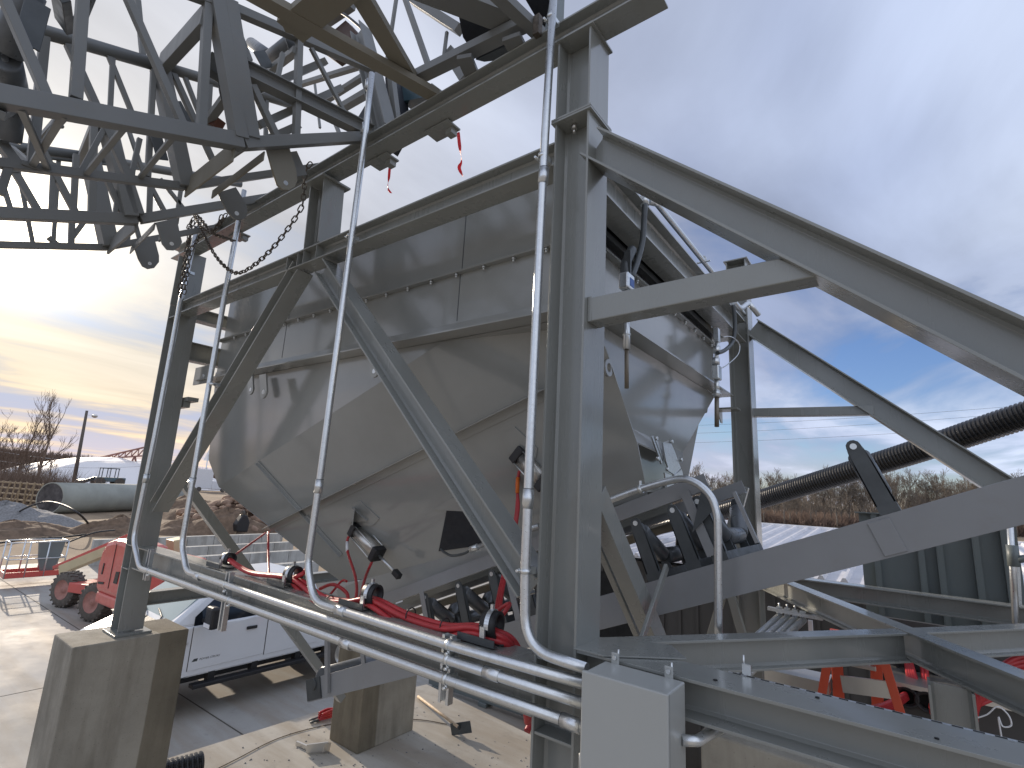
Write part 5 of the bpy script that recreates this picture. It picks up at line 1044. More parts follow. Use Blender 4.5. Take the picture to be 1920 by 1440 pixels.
mb = MB(); mb.cyl(pa+d*0.02, pa+d*0.2, 1.15, 30); obj('end_fill', mb, mat('mottled_debris', (0.07, 0.065, 0.065), 0.9, 0, 0.8, 1.6, bmp=1.0, bscale=3, detail=8), bpp)
mb = MB(); q = P(177, 920, 'Z', 2.45); c = pa + d*((q-pa).dot(d)); mb.sleeve(c-d*0.1, c+d*0.1, 1.235, 1.2, 40); obj('joint_band', mb, 'dark', bpp)
def mound(name, c, rx, ry, h, m_, label, cat, seed=1, n=26, sharp=1.3, kind=None, group=None):
    rr = random.Random(seed); mb = MB(); vs = []
    ph = [(rr.uniform(0, 6.28), rr.uniform(0, 6.28), rr.uniform(1.5, 5)) for _ in range(6)]
    g = []
    for i in range(n+1):
        row = []
        for j in range(n*2):
            t_ = 2*math.pi*j/(n*2); r = i/n; wob = 1 + 0.12*math.sin(3*t_+ph[0][0]) + 0.07*math.sin(7*t_+ph[1][0]) + 0.03*math.sin(17*t_+ph[1][1])
            x, y = rx*r*wob*math.cos(t_), ry*r*wob*math.sin(t_)
            q_ = 0.15 if m_ == 'tarp' else 1.0; z = h*max(0, 1-r**sharp)*(1 + 0.10*q_*math.sin(4*r*3+ph[2][0]+2*t_) ) + h*0.05*q_*rr.uniform(-1, 1)*(1-r) - 0.03
            row.append(mb.bm.verts.new(c + V((x, y, z))))
        g.append(row)
    for i in range(n):
        for j in range(n*2):
            k = (j+1) % (n*2)
            try: f = mb.bm.faces.new((g[i][j], g[i+1][j], g[i+1][k], g[i][k])); f.smooth = True
            except ValueError: pass
    o = obj(name, mb, m_); tag(o, label, cat, group, kind); return o
MG = 'heaps of earth and stone in the yard'
mound('gravel_heap', P(0, 985, 'Z', 0), 2.8, 4.6, 1.35, 'gravel', 'grey gravel heap at the left edge in front of the big pipe', 'gravel heap', 2, group=MG)
mound('dirt_heap', P(20, 1003, 'Z', 0), 2.0, 4.0, 0.75, 'dirt', 'low brown dirt heap at the left edge, in front of the gravel', 'dirt heap', 3, group=MG)
mound('dirt_heap', P(222, 1000, 'Z', 0), 1.8, 2.8, 1.0, 'dirt', 'brown dirt heap in front of the big pipe', 'dirt heap', 4, group=MG)
mound('dirt_heap', P(345, 998, 'Z', 0), 1.8, 2.4, 0.95, 'dirt', 'brown dirt heap seen between the column and the sloping brace', 'dirt heap', 5, group=MG)
mound('dirt_heap', P(420, 998, 'Z', 0), 2.0, 3.2, 1.5, 'dirt', 'brown dirt heap beside the upturned wheelbarrow', 'dirt heap', 6, group=MG)
mound('rubble_heap', P(455, 985, 'Z', 0), 3.0, 4.4, 2.2, 'rubble', 'brown heap of clay and rubble behind the hopper corner', 'rubble heap', 8, sharp=1.8, group=MG)
mound('rubble_heap', P(350, 968, 'Z', 0), 4, 4, 1.8, 'dirt', 'dark heap of earth behind the sloping brace', 'dirt heap', 9, group=MG)
rr = random.Random(5)
mb = MB()
for i in range(420):
    c = P(rr.uniform(340, 560), rr.uniform(965, 1000), 'Z', 0); r = rr.uniform(0.1, 0.5); c.z = r*0.4 + max(0, 2.3 - (c - P(455, 985, 'Z', 0)).length*0.40)
    mb.ball(c, r, (rr.uniform(.6, 1.6), rr.uniform(.6, 1.6), rr.uniform(.4, .9)), 1)
tag(obj('broken_rock', mb, 'rubble'), 'scattered broken orange rock around the rubble heap', 'broken rock', None, 'stuff')
# tarp covered stockpile
mt_c = P(185, 912, 'Z', 0)
mt_c = P(200, 912, 'Z', 0)
o = mound('covered_stockpile', mt_c + V((-4, 3, 0)), 16, 24, 6.3, 'tarp', 'huge white covered stockpile behind the bare trees', 'stockpile', 12, 40, 2.3)
# far loader on its heap of soil
lc = P(195, 917, 'Z', 0); lc = CAM + (lc-CAM)*0.86; lc.z = 0
mound('soil_heap', lc, 4, 8, 1.15, 'rubble', 'long heap of orange soil under the distant loader', 'soil heap', 14, group=MG)
ldr = thing('wheel_loader', lc + Z_*1.0, 'distant dark wheel loader on the orange soil heap', 'loader')
c = lc + Z_*1.0; mb = MB(); mb.box(c+V((-1, -1.6, 0.7)), c+V((1, 2.4, 1.4))); obj('body', mb, mat('loader_blue_grey', (0.10, 0.15, 0.17), 0.5), ldr, bevel=0.1)
mb = MB(); mb.box(c+V((-0.8, -0.9, 2.75)), c+V((0.8, 1.4, 2.9)))
for x in (-.75, .75):
    for y in (-.85, 0.2, 1.3): mb.box(c+V((x-.05, y-.05, 1.4)), c+V((x+.05, y+.05, 2.75)))
obj('cab', mb, 'dark', ldr)
mb = MB(); mb.bar(c+V((0, -1.5, 1.2)), c+V((0, -3.2, 0.4)), 0.5, 0.25); mb.prism([(0, 0), (-.9, 0), (-.6, .7), (0, .9)], c+V((-1.3, -3.0, 0.1)), Y_, Z_, X_*2.6); obj('bucket_arm', mb, 'dark', ldr)
for y in (-1.0, 1.6):
    for x in (-1.0, 1.0): mb = MB(); mb.cyl(c+V((x-.25, y, .65)), c+V((x+.25, y, .65)), .7, 20); obj('wheel', mb, 'tyre', ldr)
# lattice boom conveyor in the distance
st = thing('stacking_conveyor', P(262, 905, 'Z', 0), 'distant reddish lattice stacking conveyor above the white stockpile', 'stacker')
a, b = PD(188, 858, 120), PD(300, 832, 112); mr = mat('faded_red_lattice', (0.30, 0.14, 0.11), 0.7)
mb = MB(); mb.bar(a, b, .3, .3); mb.bar(a - Z_*0.3, b - Z_*2.4, .3, .3)
for k in range(9): f0, f1 = k/9, (k+1)/9; mb.bar((a-Z_*.3).lerp(b-Z_*2.4, f0), a.lerp(b, f1), .18, .18); mb.bar(a.lerp(b, f1), (a-Z_*.3).lerp(b-Z_*2.4, f1), .15, .15)
obj('lattice_boom', mb, mr, st)
mb = MB(); q = P(262, 905, 'Z', 0); m_ = a.lerp(b, .62) - Z_*1.5; mb.bar(m_, V((m_.x, m_.y-2, 0)), .3, .3); mb.bar(m_, V((m_.x, m_.y+2, 0)), .3, .3); obj('support_leg', mb, mr, st)
# hoses on the ground
def yhose(pts, r, label): return tag(obj('black_hose', MB().tube(smooth_path(pts, 8), r, 8), 'black'), label, 'hose', 'black plastic hoses in the yard')
yhose([P(20, 977, 'Z', 0.05), PD(40, 957, 31), PD(80, 942, 30), PD(115, 946, 28), PD(150, 965, 27), P(172, 990, 'Z', 0.1)], 0.055, 'black hose standing in a high arch in front of the big pipe')
yhose([P(-40, 960, 'Z', 0.8), P(0, 955, 'Z', 0.9), P(15, 970, 'Z', 0.4), P(20, 980, 'Z', 0.05)], 0.05, 'black hose end dropping over the gravel at the left edge')
yhose([P(-30, 1022, 'Z', 0.12), P(60, 1010, 'Z', 0.1), P(110, 1008, 'Z', .1), P(160, 1002, 'Z', 0.1)], 0.05, 'black hose lying on the dirt behind the basket of the boom lift')
yhose([PD(125, 1018, 18), PD(150, 1008, 18.5), PD(180, 998, 19), PD(215, 994, 20)], 0.03, 'thin hose rising behind the red engine hood')
# timber frames
tf_ = thing('timber_stack', P(30, 960, 'Z', 0), 'stack of pale timber frames left of the big pipe end', 'timber stack')
a = PD(-15, 928, 44); b = PD(72, 932, 42)
for k in range(5):
    mb = MB(); z = 0.35+0.45*k; mb.bar(V((a.x, a.y, z)), V((b.x, b.y, z)), 0.10, 0.12); obj('rail', mb, 'wood', tf_)
for k in range(8):
    f = k/7; c = a.lerp(b, f); mb = MB(); mb.bar(V((c.x+.2, c.y, 0.1)), V((c.x+.2, c.y+.1*math.sin(k), 2.3)), 0.10, 0.1); obj('post', mb, 'wood', tf_)
for k in range(3):
    mb = MB(); c = a.lerp(b, .2+.25*k); d_ = a.lerp(b, .35+.25*k); mb.bar(V((c.x+.1, c.y, 0.2)), V((d_.x+.1, d_.y, 2.2)), 0.08, 0.08); obj('brace', mb, 'wood', tf_)
# utility pole with lamp, power lines
up = thing('utility_pole', P(137, 912, 'Z', 0), 'tall wooden utility pole with a small lamp, among the bare trees at left', 'utility pole')
b_ = P(137, 912, 'Z', 0); b_ = CAM + (b_-CAM)*0.80; b_.z = 0; t_ = P(163, 770, 'X', b_.x)
mb = MB(); mb.cyl(b_, V((b_.x, t_.y+0.0, t_.z)), 0.30, 10, 0.18); obj('pole', mb, 'pole', up)
mb = MB(); tt = V((b_.x, t_.y, t_.z-0.7)); mb.bar(tt, tt+V((0.2, 0.8, 0.05)), 0.06, 0.06); mb.ball(tt+V((.2, 1.1, -.05)), 0.42, (1, 1, .7), 2); obj('lamp', mb, 'alu', up)
for k, (y0, y1) in enumerate(((838, 859), (857, 866))):
    p0, p1 = PD(-40, y0+2, 95), PD(330, y1+4, 95); pts = [p0.lerp(p1, f/12) - Z_*1.2*math.sin(math.pi*f/12) for f in range(13)]
    tag(obj('power_line', MB().tube(pts, 0.035, 5), 'galv'), ['upper', 'lower'][k] + ' pale overhead wire crossing behind the bare trees at left', 'power line', 'overhead wires')
for k, (xa, ya, xb_, yb) in enumerate(((1230, 800, 1960, 757), (1230, 815, 1960, 770), (1230, 832, 1960, 792))):
    p0, p1 = PD(xa, ya, 150), PD(xb_, yb, 120); pts = [p0.lerp(p1, f/12) - Z_*0.8*math.sin(math.pi*f/12) for f in range(13)]
    tag(obj('power_line', MB().tube(pts, 0.03, 5), 'dark'), ['highest', 'middle', 'lowest'][k] + ' of the three thin overhead wires against the sky at right', 'power line', 'overhead wires')
# small distant white truck and sign, wheelbarrow
dt_ = thing('distant_truck', PD(385, 925, 70), 'distant white box truck seen in the gap right of the left conduit', 'truck')
c = P(388, 922, 'Z', 0); mb = MB(); mb.box(c+V((-2, -3.2, 0.6)), c+V((0.5, 0.6, 4.8))); dt_.location = c; obj('cargo_box', mb, 'white', dt_, bevel=0.1)
mb = MB(); mb.box(c+V((-1.6, 0.6, 0.5)), c+V((0.6, 4.2, 2.4))); obj('cab', mb, 'white', dt_, bevel=0.2)
for y in (-2, 3): mb = MB(); mb.cyl(c+V((0.3, y, .5)), c+V((0.7, y, .5)), .5, 16); obj('wheel', mb, 'tyre', dt_)
sg = P(380, 915, 'Z', 0); sgn = thing('road_sign', sg, 'pointed pale sign on a thin post left of the hopper corner', 'sign')
mb = MB(); mb.cyl(sg, sg+Z_*9.0, 0.15, 8); obj('post', mb, 'galv', sgn)
q = sg+Z_*7.4; mb = MB(); mb.plate([q+Y_*-1.0, q+Y_*1.0, q+Y_*0.9+Z_*0.5, q+Z_*3.2, q+Y_*-0.9+Z_*.5], X_, .05); obj('sign_panel', mb, 'white', sgn)
wb = P(446, 1003, 'Z', 0); wbo = thing('wheelbarrow', wb, 'black wheelbarrow tipped up on its handles beside the dirt heap', 'wheelbarrow')
mb = MB(); mb.prism([(-.35, 0.25), (.35, 0.2), (.42, .8), (.2, 1.25), (-.1, 1.3), (-.45, .7)], wb, Y_, Z_, X_*.5); obj('tray', mb, 'black', wbo, bevel=.06)
mb = MB(); mb.bar(wb+V((.2, -.3, 0)), wb+V((.3, -.1, 1.4)), .05, .05); mb.bar(wb+V((.2, .3, 0)), wb+V((.3, .25, 1.4)), .05, .05); obj('handle', mb, 'wood', wbo)
mb = MB(); mb.cyl(wb+V((.25, -.05, 1.35)), wb+V((.25, .05, 1.35)), .2, 14); obj('wheel', mb, 'tyre', wbo)
# ================================================================== THINGS ON THE SLAB
zs = 0.05
sv = thing('floor_scraper', P(862, 1368, 'Z', zs), 'long handled floor scraper lying on the slab with its blade up', 'scraper')
a, b = P(784, 1306, 'Z', zs+.03), P(858, 1362, 'Z', zs+.16); mb = MB(); mb.cyl(a, b, 0.022, 10); obj('handle', mb, 'handle', sv)
c = P(862, 1366, 'Z', zs+.1); mb = MB(); mb.bar(b, c, .03, .03); mb.bar(c+V((-.12, -.06, -.03)), c+V((.16, .07, .05)), .16, .01, Z_); obj('blade', mb, 'dark', sv)
r1 = thing('ratchet_strap', P(600, 1345, 'Z', zs), 'crumpled red ratchet strap beside the pier with dark hooks', 'strap')
mb = MB(); c = P(613, 1346, 'Z', zs+.03); 
for k in range(4): mb.tube(smooth_path([c+V((.02*k-.02, -.12, .03*k)), c+V((.05, .0, .03*k+.02)), c+V((.0, .14, .03*k)), c+V((-.08, .05, .03*k)), c+V((-.05, -.12, .03*k))], 5), .016, 6)
obj('webbing', mb, 'red', r1)
mb = MB(); mb.tube(smooth_path([P(604, 1340, 'Z', zs+.02), P(598, 1350, 'Z', zs+.02), P(590, 1352, 'Z', zs+.04), P(582, 1355, 'Z', zs+.02)], 5), .018, 6); mb.tube(smooth_path([P(596, 1345, 'Z', zs+.02), P(588, 1348, 'Z', zs+.04), P(580, 1350, 'Z', zs+.02)], 5), .015, 6); obj('hook', mb, 'dark', r1)
g1 = thing('lifting_clamp', P(592, 1405, 'Z', zs), 'small steel fitting with a bent shank on the slab before the middle pier', 'steel fitting')
mb = MB(); mb.bar(P(556, 1393, 'Z', zs+.03), P(580, 1403, 'Z', zs+.04), .05, .03, Z_); mb.ball(P(583, 1403, 'Z', zs+.05), .05, (1, 1, 1), 2); obj('shank', mb, 'alu', g1)
c = P(595, 1406, 'Z', zs+.05); mb = MB(); mb.bar(c+V((-.08, -.12, .03)), c+V((.06, .12, .03)), .10, .02, Z_); mb.bar(c+V((-.1, -.08, -.04)), c+V((.05, .12, -.04)), .05, .02, Z_); mb.bar(c+V((.05, .1, -.04)), c+V((.05, .12, .06)), .1, .03); obj('jaw', mb, 'alu', g1)
tag(obj('steel_wire', MB().tube(smooth_path([P(380, 1455, 'Z', zs+.01), P(440, 1425, 'Z', zs+.012), P(520, 1385, 'Z', zs+.01), P(600, 1362, 'Z', zs+.01), P(680, 1350, 'Z', zs+.01), P(780, 1349, 'Z', zs+.012), P(838, 1358, 'Z', zs+.01)], 8), .006, 6), 'rust'), 'thin rusty wire curving across the slab on both sides of the middle pier', 'wire')
rr = random.Random(11); mb = MB()
for i in range(220):
    c = P(rr.uniform(330, 990), rr.uniform(1300, 1438), 'Z', zs); r = rr.uniform(.004, .014)
    if c.y < 7.2 and c.x > -7.7: mb.ball(c+Z_*r*.3, r, (1, 1, .6), 1)
tag(obj('slab_grit', mb, 'gravel'), 'scattered grit and concrete crumbs on the equipment slab', 'grit', None, 'stuff')
# black corrugated pipes
def corr(pts, r, pitch, label, m_='black', n=28):
    pts = smooth_path(pts, 40); acc = [0]
    for i in range(len(pts)-1): acc.append(acc[-1]+(pts[i+1]-pts[i]).length)
    tot = acc[-1]; k = int(tot/pitch*4); P_, R_ = [], []; j = 0
    for i in range(k):
        s_ = tot*i/(k-1)
        while j < len(acc)-2 and acc[j+1] < s_: j += 1
        P_.append(pts[j].lerp(pts[j+1], (s_-acc[j])/(acc[j+1]-acc[j]))); R_.append(r*(1.0 if (i % 4) in (0, 1) else 0.90))
    mb = MB(); mb.tube(P_, R_, n); o = obj('corrugated_pipe', mb, m_)
    for f in o.data.polygons: f.use_smooth = False
    return tag(o, label, 'corrugated pipe', 'black corrugated pipes')
M['hdpe'] = mat('black_polyethylene', (0.014, 0.014, 0.015), 0.28, 0, 0.1, 10)
corr([PD(1150, 1008, 12.5), PD(1250, 985, 11.2), PD(1370, 953, 9.6), PD(1500, 913, 8.3), PD(1700, 852, 6.9), PD(1905, 784, 5.9), PD(2300, 660, 4.7)], 0.155, 0.045, 'big black corrugated pipe rising across the right side of the view', 'hdpe')
corr([P(250, 1462, 'Z', 0.2), P(330, 1445, 'Z', 0.2), P(378, 1432, 'Z', 0.2)], 0.14, 0.05, 'black corrugated pipe end poking in at the bottom edge beside the tall pier', 'hdpe')
# dark steel skid beyond the lower beam
sk = thing('steel_skid', (-6.6, 7.85, 0), 'long dark grey steel skid lying on the yard behind the conduits', 'steel skid')
a = P(810, 1292, 'Z', 0); b = P(992, 1356, 'Z', 0); d = (b-a).normalized(); nn_ = V((-d.y, d.x, 0))
def sq(s_, t_, z): return a + d*s_ + nn_*t_ + Z_*z
mb = MB(); L_ = (b-a).length + 1.5
mb.prism([(0, 0.07), (0.12, 0.07), (0.12, 0.42), (0, 0.42)], a - d*.1, nn_, Z_, d*L_); mb.prism([(1.2, 0.07), (1.32, 0.07), (1.32, 0.42), (1.2, 0.42)], a - d*.1, nn_, Z_, d*L_); obj('side_rail', mb, 'panel', sk, bevel=.005)
mb = MB()
for k in range(6): mb.prism([(.12, .2), (1.2, .2), (1.2, .36), (.12, .36)], a + d*(.1+k*.6), nn_, Z_, d*.08)
obj('cross_tube', mb, 'dark', sk)
for s_ in (0.0, 1.1, 2.2):
    mb = MB(); mb.prism([(-.03, 0), (.15, 0), (.15, .07), (-.03, .07)], a + d*s_, nn_, Z_, d*.18); obj('foot', mb, 'panel', sk, bevel=.01)
mb = MB()
for k in range(7): mb.prism([(-.01, 0.22), (0, 0.22), (0, .40), (-.01, .40)], a + d*(.3+k*.35), nn_, Z_, d*.02); mb.cyl(sq(.33+k*.35, -.03, .3), sq(.33+k*.35, 0, .3), .02, 8)
obj('bolt_rail', mb, 'panel', sk)
tag(obj('red_hose_end', MB().tube(smooth_path([P(992, 1335, 'Z', .35), P(996, 1350, 'Z', .2), P(988, 1372, 'Z', .08)], 5), .05, 10), 'red'), 'thick red hose end dropping behind the main column onto the yard', 'hose', 'red hoses')
# ================================================================== RIGHT SIDE: BUILDING, BIN, LADDER, CABLE PANEL
bd2 = thing('metal_building', (1, 10, 0), 'long low charcoal metal building with a ribbed pale metal roof behind the deck', 'building')
ey, ry = 9.2, 17.0; ez = P(1500, 1085, 'Y', ey).z; rz = P(1500, 992, 'Y', ry).z
ez = max(1.9, ez)
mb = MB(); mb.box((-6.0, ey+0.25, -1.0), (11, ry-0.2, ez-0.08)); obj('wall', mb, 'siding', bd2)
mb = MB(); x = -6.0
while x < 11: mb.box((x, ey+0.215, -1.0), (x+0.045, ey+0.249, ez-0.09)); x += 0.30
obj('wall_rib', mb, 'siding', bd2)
mb = MB(); rp = V((0, ry-ey, rz-ez)); mb.plate([V((-6.3, ey, ez)), V((11.3, ey, ez)), V((11.3, ry, rz)), V((-6.3, ry, rz))], Z_, .03); rf = obj('roof', mb, 'galvroof', bd2)
mb = MB(); x = -6.3
while x < 11.2:
    mb.prism([(-.05, 0), (.05, 0), (.02, .055), (-.02, .055)], V((x, ey-.01, ez+.03)), X_, Z_, rp*1.002); x += 0.29
obj('roof_rib', mb, 'galvroof', rf)
mb = MB(); mb.box((-6.3, ry-.05, rz+.0), (11.3, ry+.12, rz+.10)); obj('ridge_trim', mb, 'white', rf)
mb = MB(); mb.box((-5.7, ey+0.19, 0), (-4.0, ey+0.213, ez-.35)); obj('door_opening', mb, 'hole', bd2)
# bin of plate with vertical stiffeners
bn = thing('steel_bin', (0.2, 6.6, 2), 'dark grey-green steel bin of plates with vertical ribs behind the right end of the conveyor', 'steel bin')
y = 6.6; zt1, zb1 = 3.66, 2.2; xa = P(1616, 1040, 'Y', y).x; xb_ = P(1912, 1040, 'Y', y).x
mb = MB(); mb.box((xa, y, zb1), (xb_, y+.01, zt1)); mb.box((xa, y+.011, zb1), (xa+.01, y+1.6, zt1)); mb.box((xb_-.01, y+.011, zb1), (xb_, y+1.6, zt1)); obj('plate_wall', mb, 'panel', bn)
for px in (1640, 1722, 1757, 1825, 1880):
    x = P(px, 1050, 'Y', y).x; mb = MB(); mb.prism([(0, 0), (.006, 0), (.006, -.07), (0, -.07)], V((x, y-.001, zb1)), X_, Y_, Z_*(zt1-zb1)); mb.prism([(.007, -.064), (.05, -.064), (.05, -.07), (.007, -.07)], V((x, y-.001, zb1)), X_, Y_, Z_*(zt1-zb1)); obj('stiffener', mb, 'panel', bn)
mb = MB(); mb.box((xa-.03, y-.09, zt1), (xb_+.03, y+.0, zt1+.012)); obj('top_flange', mb, 'panel', bn)
cd2 = thing('conduit', P(1900, 1140, 'Y', 5.3), 'grey conduit and slotted strut standing at the right edge behind the conveyor', 'conduit', 'bent conduits')
mb = MB(); mb.tube([P(1893, 968, 'Y', 5.3), P(1905, 1170, 'Y', 5.3)], .02, 12); obj('pipe_run', mb, 'galv', cd2)
mb = MB(); mb.tube([P(1897, 1022, 'Y', 5.28), P(1901, 1062, 'Y', 5.28)], .034, 12); mb.tube([P(1900, 1050, 'Y', 5.28), P(1940, 1045, 'Y', 5.28)], .026, 10); obj('conduit_body', mb, 'panel', cd2)
mb = MB(); a, b = P(1909, 1060, 'Y', 5.5), P(1913, 1135, 'Y', 5.5); mb.bar(a, b, .02, .018); obj('slotted_strut', mb, 'galv', cd2)
# bank of four conduits
for k in range(4):
    o_ = k*16.0; a, b = P(1462+o_*0.92, 1155+k*2.5, 'Y', 4.9), P(1412+o_*1.15, 1200, 'Y', 4.3)
    t = thing('conduit', a, ['leftmost', 'second from the left', 'third from the left', 'rightmost'][k] + ' of the four parallel conduits slanting under the plan brace', 'conduit', 'four slanting conduits')
    mb = MB(); d = (b-a); mb.tube([a, b + d*1.5], 0.026, 12); obj('pipe_run', mb, 'galv', t)
    mb = MB(); c = a + Z_*0.04; mb.box(c-V((.02, .02, .02)), c+V((.02, .02, .03))); mb.cyl(c+Z_*.03, c+Z_*.06, .008, 6); obj('pipe_strap', mb, 'zinc', t)
a, b = P(1440, 1140, 'Y', 4.88), P(1543, 1160, 'Y', 4.88); mb = MB(); mb.bar(a, b, .05, .025); tag(obj('strut_rail', mb, 'galv'), 'short galvanised strut rail clamping the four slanting conduits', 'strut rail')
a, b = P(1519, 1163, 'Y', 5.0), P(1521, 1190, 'Y', 5.0); mb = MB(); mb.bar(a, b, .03, .03)
tag(obj('slotted_strut', mb, 'white'), 'short pale slotted strut hanging right of the four slanting conduits', 'strut')
# step ladder
ld_ = thing('step_ladder', (P(1600, 1300, 'Y', 4.7).x, 4.7, 0.0), 'orange fibreglass step ladder standing behind the front beam', 'step ladder')
def rail(x0, y0, x1, y1, yy, w_=.07):
    a, b = P(x0, y0, 'Y', yy), P(x1, y1, 'Y', yy); d = (b-a)/(b.z-a.z); top = a + d*(2.78-a.z); bot = a + d*(0.02-a.z)
    mb = MB(); mb.bar(bot, top, .03, w_, Y_); return top, bot, obj('rail', mb, 'orange', ld_, bevel=.003)
T2, B2_, _ = rail(1570, 1252, 1573, 1312, 4.75); T3, B3_, _ = rail(1643, 1246, 1646, 1330, 4.75)
T1, B1_, _ = rail(1550, 1250, 1541, 1302, 4.35, .05); T4, B4_, _ = rail(1660, 1246, 1688, 1336, 4.35, .05)
for k in range(8):
    f = (k+.5)/8; mb = MB(); mb.bar(B2_.lerp(T2, f), B3_.lerp(T3, f), .09, .03); obj('step', mb, 'alu', ld_, bevel=.003)
mb = MB(); mb.bar(P(1578, 1282, 'Y', 4.36), P(1672, 1294, 'Y', 4.36), .02, .10, Y_); obj('rear_spreader', mb, 'alu', ld_)
mb = MB(); mb.box((T2.x-.04, 4.30, 2.77), (T3.x+.04, 4.80, 2.81)); obj('top_cap', mb, 'orange', ld_, bevel=.01)
# cable entry panel
cp = thing('electrical_cabinet', (0.35, 4.9, 0.05), 'dark electrical cabinet with round black grommets and red cables behind the right beams', 'electrical cabinet')
y = 4.9; a, b = P(1668, 1285, 'Y', y), P(1800, 1420, 'Y', y)
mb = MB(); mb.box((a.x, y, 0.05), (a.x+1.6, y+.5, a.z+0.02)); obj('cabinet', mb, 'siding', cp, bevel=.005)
mb = MB(); mb.box((a.x-.02, y-.07, a.z+.021), (a.x+1.6, y+.5, a.z+.05)); obj('cabinet_lip', mb, 'alu', cp)
for (px, py, r) in ((1700, 1305, .062), (1738, 1314, .062)):
    c = P(px, py, 'Y', y-.03); mb = MB(); mb.sleeve(c-Y_*.03, c+Y_*.03, r, r*.75, 24); mb.ring(c-Y_*.03, Y_, r, .012, 24, 8); g = obj('grommet', mb, 'black', cp)
    mb = MB(); mb.cyl(c+Y_*.01, c+Y_*.02, r*.75, 16); obj('grommet_bore', mb, 'hole', g)
def rh(pts, label, r=.016): hose(pts, r, label, n=8)
wallz = 5.3
mb = MB(); c = P(1706, 1255, 'Y', wallz); mb.box((c.x-.25, wallz, 1.9), (c.x+.9, wallz+.05, c.z+.35)); obj('back_board', mb, 'siding', cp)
for (px, py) in ((1702, 1248), (1736, 1252)):
    c = P(px, py, 'Y', wallz-.03); mb = MB(); mb.sleeve(c-Y_*.03, c+Y_*.03, .075, .055, 24); obj('grommet', mb, 'black', cp)
for k in range(4):
    rh([P(1699+k*3, 1242, 'Y', 5.2), P(1702+k*4, 1262, 'Y', 5.1), P(1708+k*4, 1284, 'Y', 5.0), P(1712+k*4, 1310, 'Y', 5.05)], ['first', 'second', 'third', 'fourth'][k] + ' red cable, counted from the left, dropping from the left wall grommet behind the ladder', .014)
for k in range(2):
    rh([P(1729+k*7, 1250, 'Y', 5.2), P(1731+k*7, 1268, 'Y', 5.1), P(1733+k*7, 1295, 'Y', 5.0)], ['left', 'right'][k] + ' of the two red cables dropping from the right wall grommet', .014)
for k in range(4):
    rh([P(1698+k*1, 1300+k*3, 'Y', 4.85), P(1685, 1308+k*4, 'Y', 4.7), P(1655, 1322+k*4, 'Y', 4.5), P(1625, 1330+k*5, 'Y', 4.4)], ['top', 'upper middle', 'lower middle', 'bottom'][k] + ' red cable of the bundle leaving the left cabinet grommet towards the ladder', .015)
for k in range(9):
    r0 = k*0.028; 
    rh([P(1960, 1222, 'Y', 4.7)+V((0, 0, -r0)), P(1900, 1235, 'Y', 4.6)+V((-r0*.3, 0, -r0)), P(1868, 1262, 'Y', 4.5)+V((-r0*.6, 0, -r0)), P(1850, 1300, 'Y', 4.45)+V((-r0*.6, 0, -r0*.6)), P(1825, 1325, 'Y', 4.5)+V((0, 0, -r0*.6)), P(1790, 1336, 'Y', 4.6)+V((0, 0, -r0*.6)), P(1745, 1322, 'Y', 4.75)+V((0, .0, -r0*.2))] , 'outermost red cable of the thick bundle curving at the right edge' if k == 8 else ('innermost red cable of the thick bundle curving at the right edge' if k == 0 else 'one of the red cables inside the thick bundle curving at the right edge'), .015)
tag(obj('white_wire', MB().tube(smooth_path([P(1818, 1350, 'Y', 4.2), P(1850, 1340, 'Y', 4.2), P(1870, 1325, 'Y', 4.2), P(1890, 1340, 'Y', 4.2), P(1896, 1360, 'Y', 4.2), P(1880, 1362, 'Y', 4.2), P(1872, 1345, 'Y', 4.2), P(1880, 1395, 'Y', 4.2)], 6), .004, 6), 'white'), 'thin white wire looping below the thick red cable bundle', 'wire')
mb = MB(); a = P(1433, 1262, 'Y', 4.6); mb.box(a-V((0, 0, .05)), a+V((.42, .25, .03))); tag(obj('cable_tray_cover', mb, 'alu'), 'pale metal tray cover lying in the sun left of the ladder', 'tray cover')

# ================================================================== TREES AND WOODS
def grow(mb, p, d, L_, r, depth, rr, spread=0.6, up=0.15, fine=0.006):
    r = max(r, fine)
    n = 3; pts = [p]; q = p
    for i in range(n):
        d = (d + V((rr.uniform(-1, 1), rr.uniform(-1, 1), rr.uniform(-.4, 1)))*0.12 + Z_*up*0.3).normalized(); q = q + d*L_/n; pts.append(q)
    mb.tube(pts, [r*(1-.4*i/n) for i in range(n+1)], 5 if depth > 3 else 3, cap=False)
    if depth <= 0: return
    k = rr.choice((2, 3, 3)) if depth < 5 else rr.choice((3, 4))
    for i in range(k):
        a = V((rr.uniform(-1, 1), rr.uniform(-1, 1), rr.uniform(-.1, .6))).normalized(); st_ = pts[-1] if i == 0 else pts[rr.choice((1, 2, 3))]
        nd = (d*(1-spread*(0.25 if i == 0 else .75)) + a*spread*(0.35 if i == 0 else 1.0)).normalized()
        grow(mb, st_, nd, L_*rr.uniform(.62, .82), r*(.62 if i == 0 else .48), depth-1, rr, spread, up, fine)
def tree_thing(name, base, h, seed, label, m_, depth=6, spread=.6, r=.16, group=None, lean=V((0, 0, 1))):
    rr = random.Random(seed); mb = MB()
    tr = MB(); top = base + lean.normalized()*h*.30; tr.tube([base, base.lerp(top, .5)+V((rr.uniform(-.1, .1), rr.uniform(-.1, .1), 0)), top], [r*1.3, r*1.05, r*.9], 8)
    grow(mb, top, lean, h*.26, r*.9, depth, rr, spread, .15, .018)
    for k in range(3): grow(mb, base.lerp(top, .6+.13*k), (lean + V((rr.uniform(-1, 1), rr.uniform(-1, 1), .1))).normalized(), h*.2, r*.5, depth-1, rr, spread, .15, .018)
    t = thing(name, base, label, 'tree', group); obj('trunk', tr, m_, t); obj('crown', mb, m_, t); return t
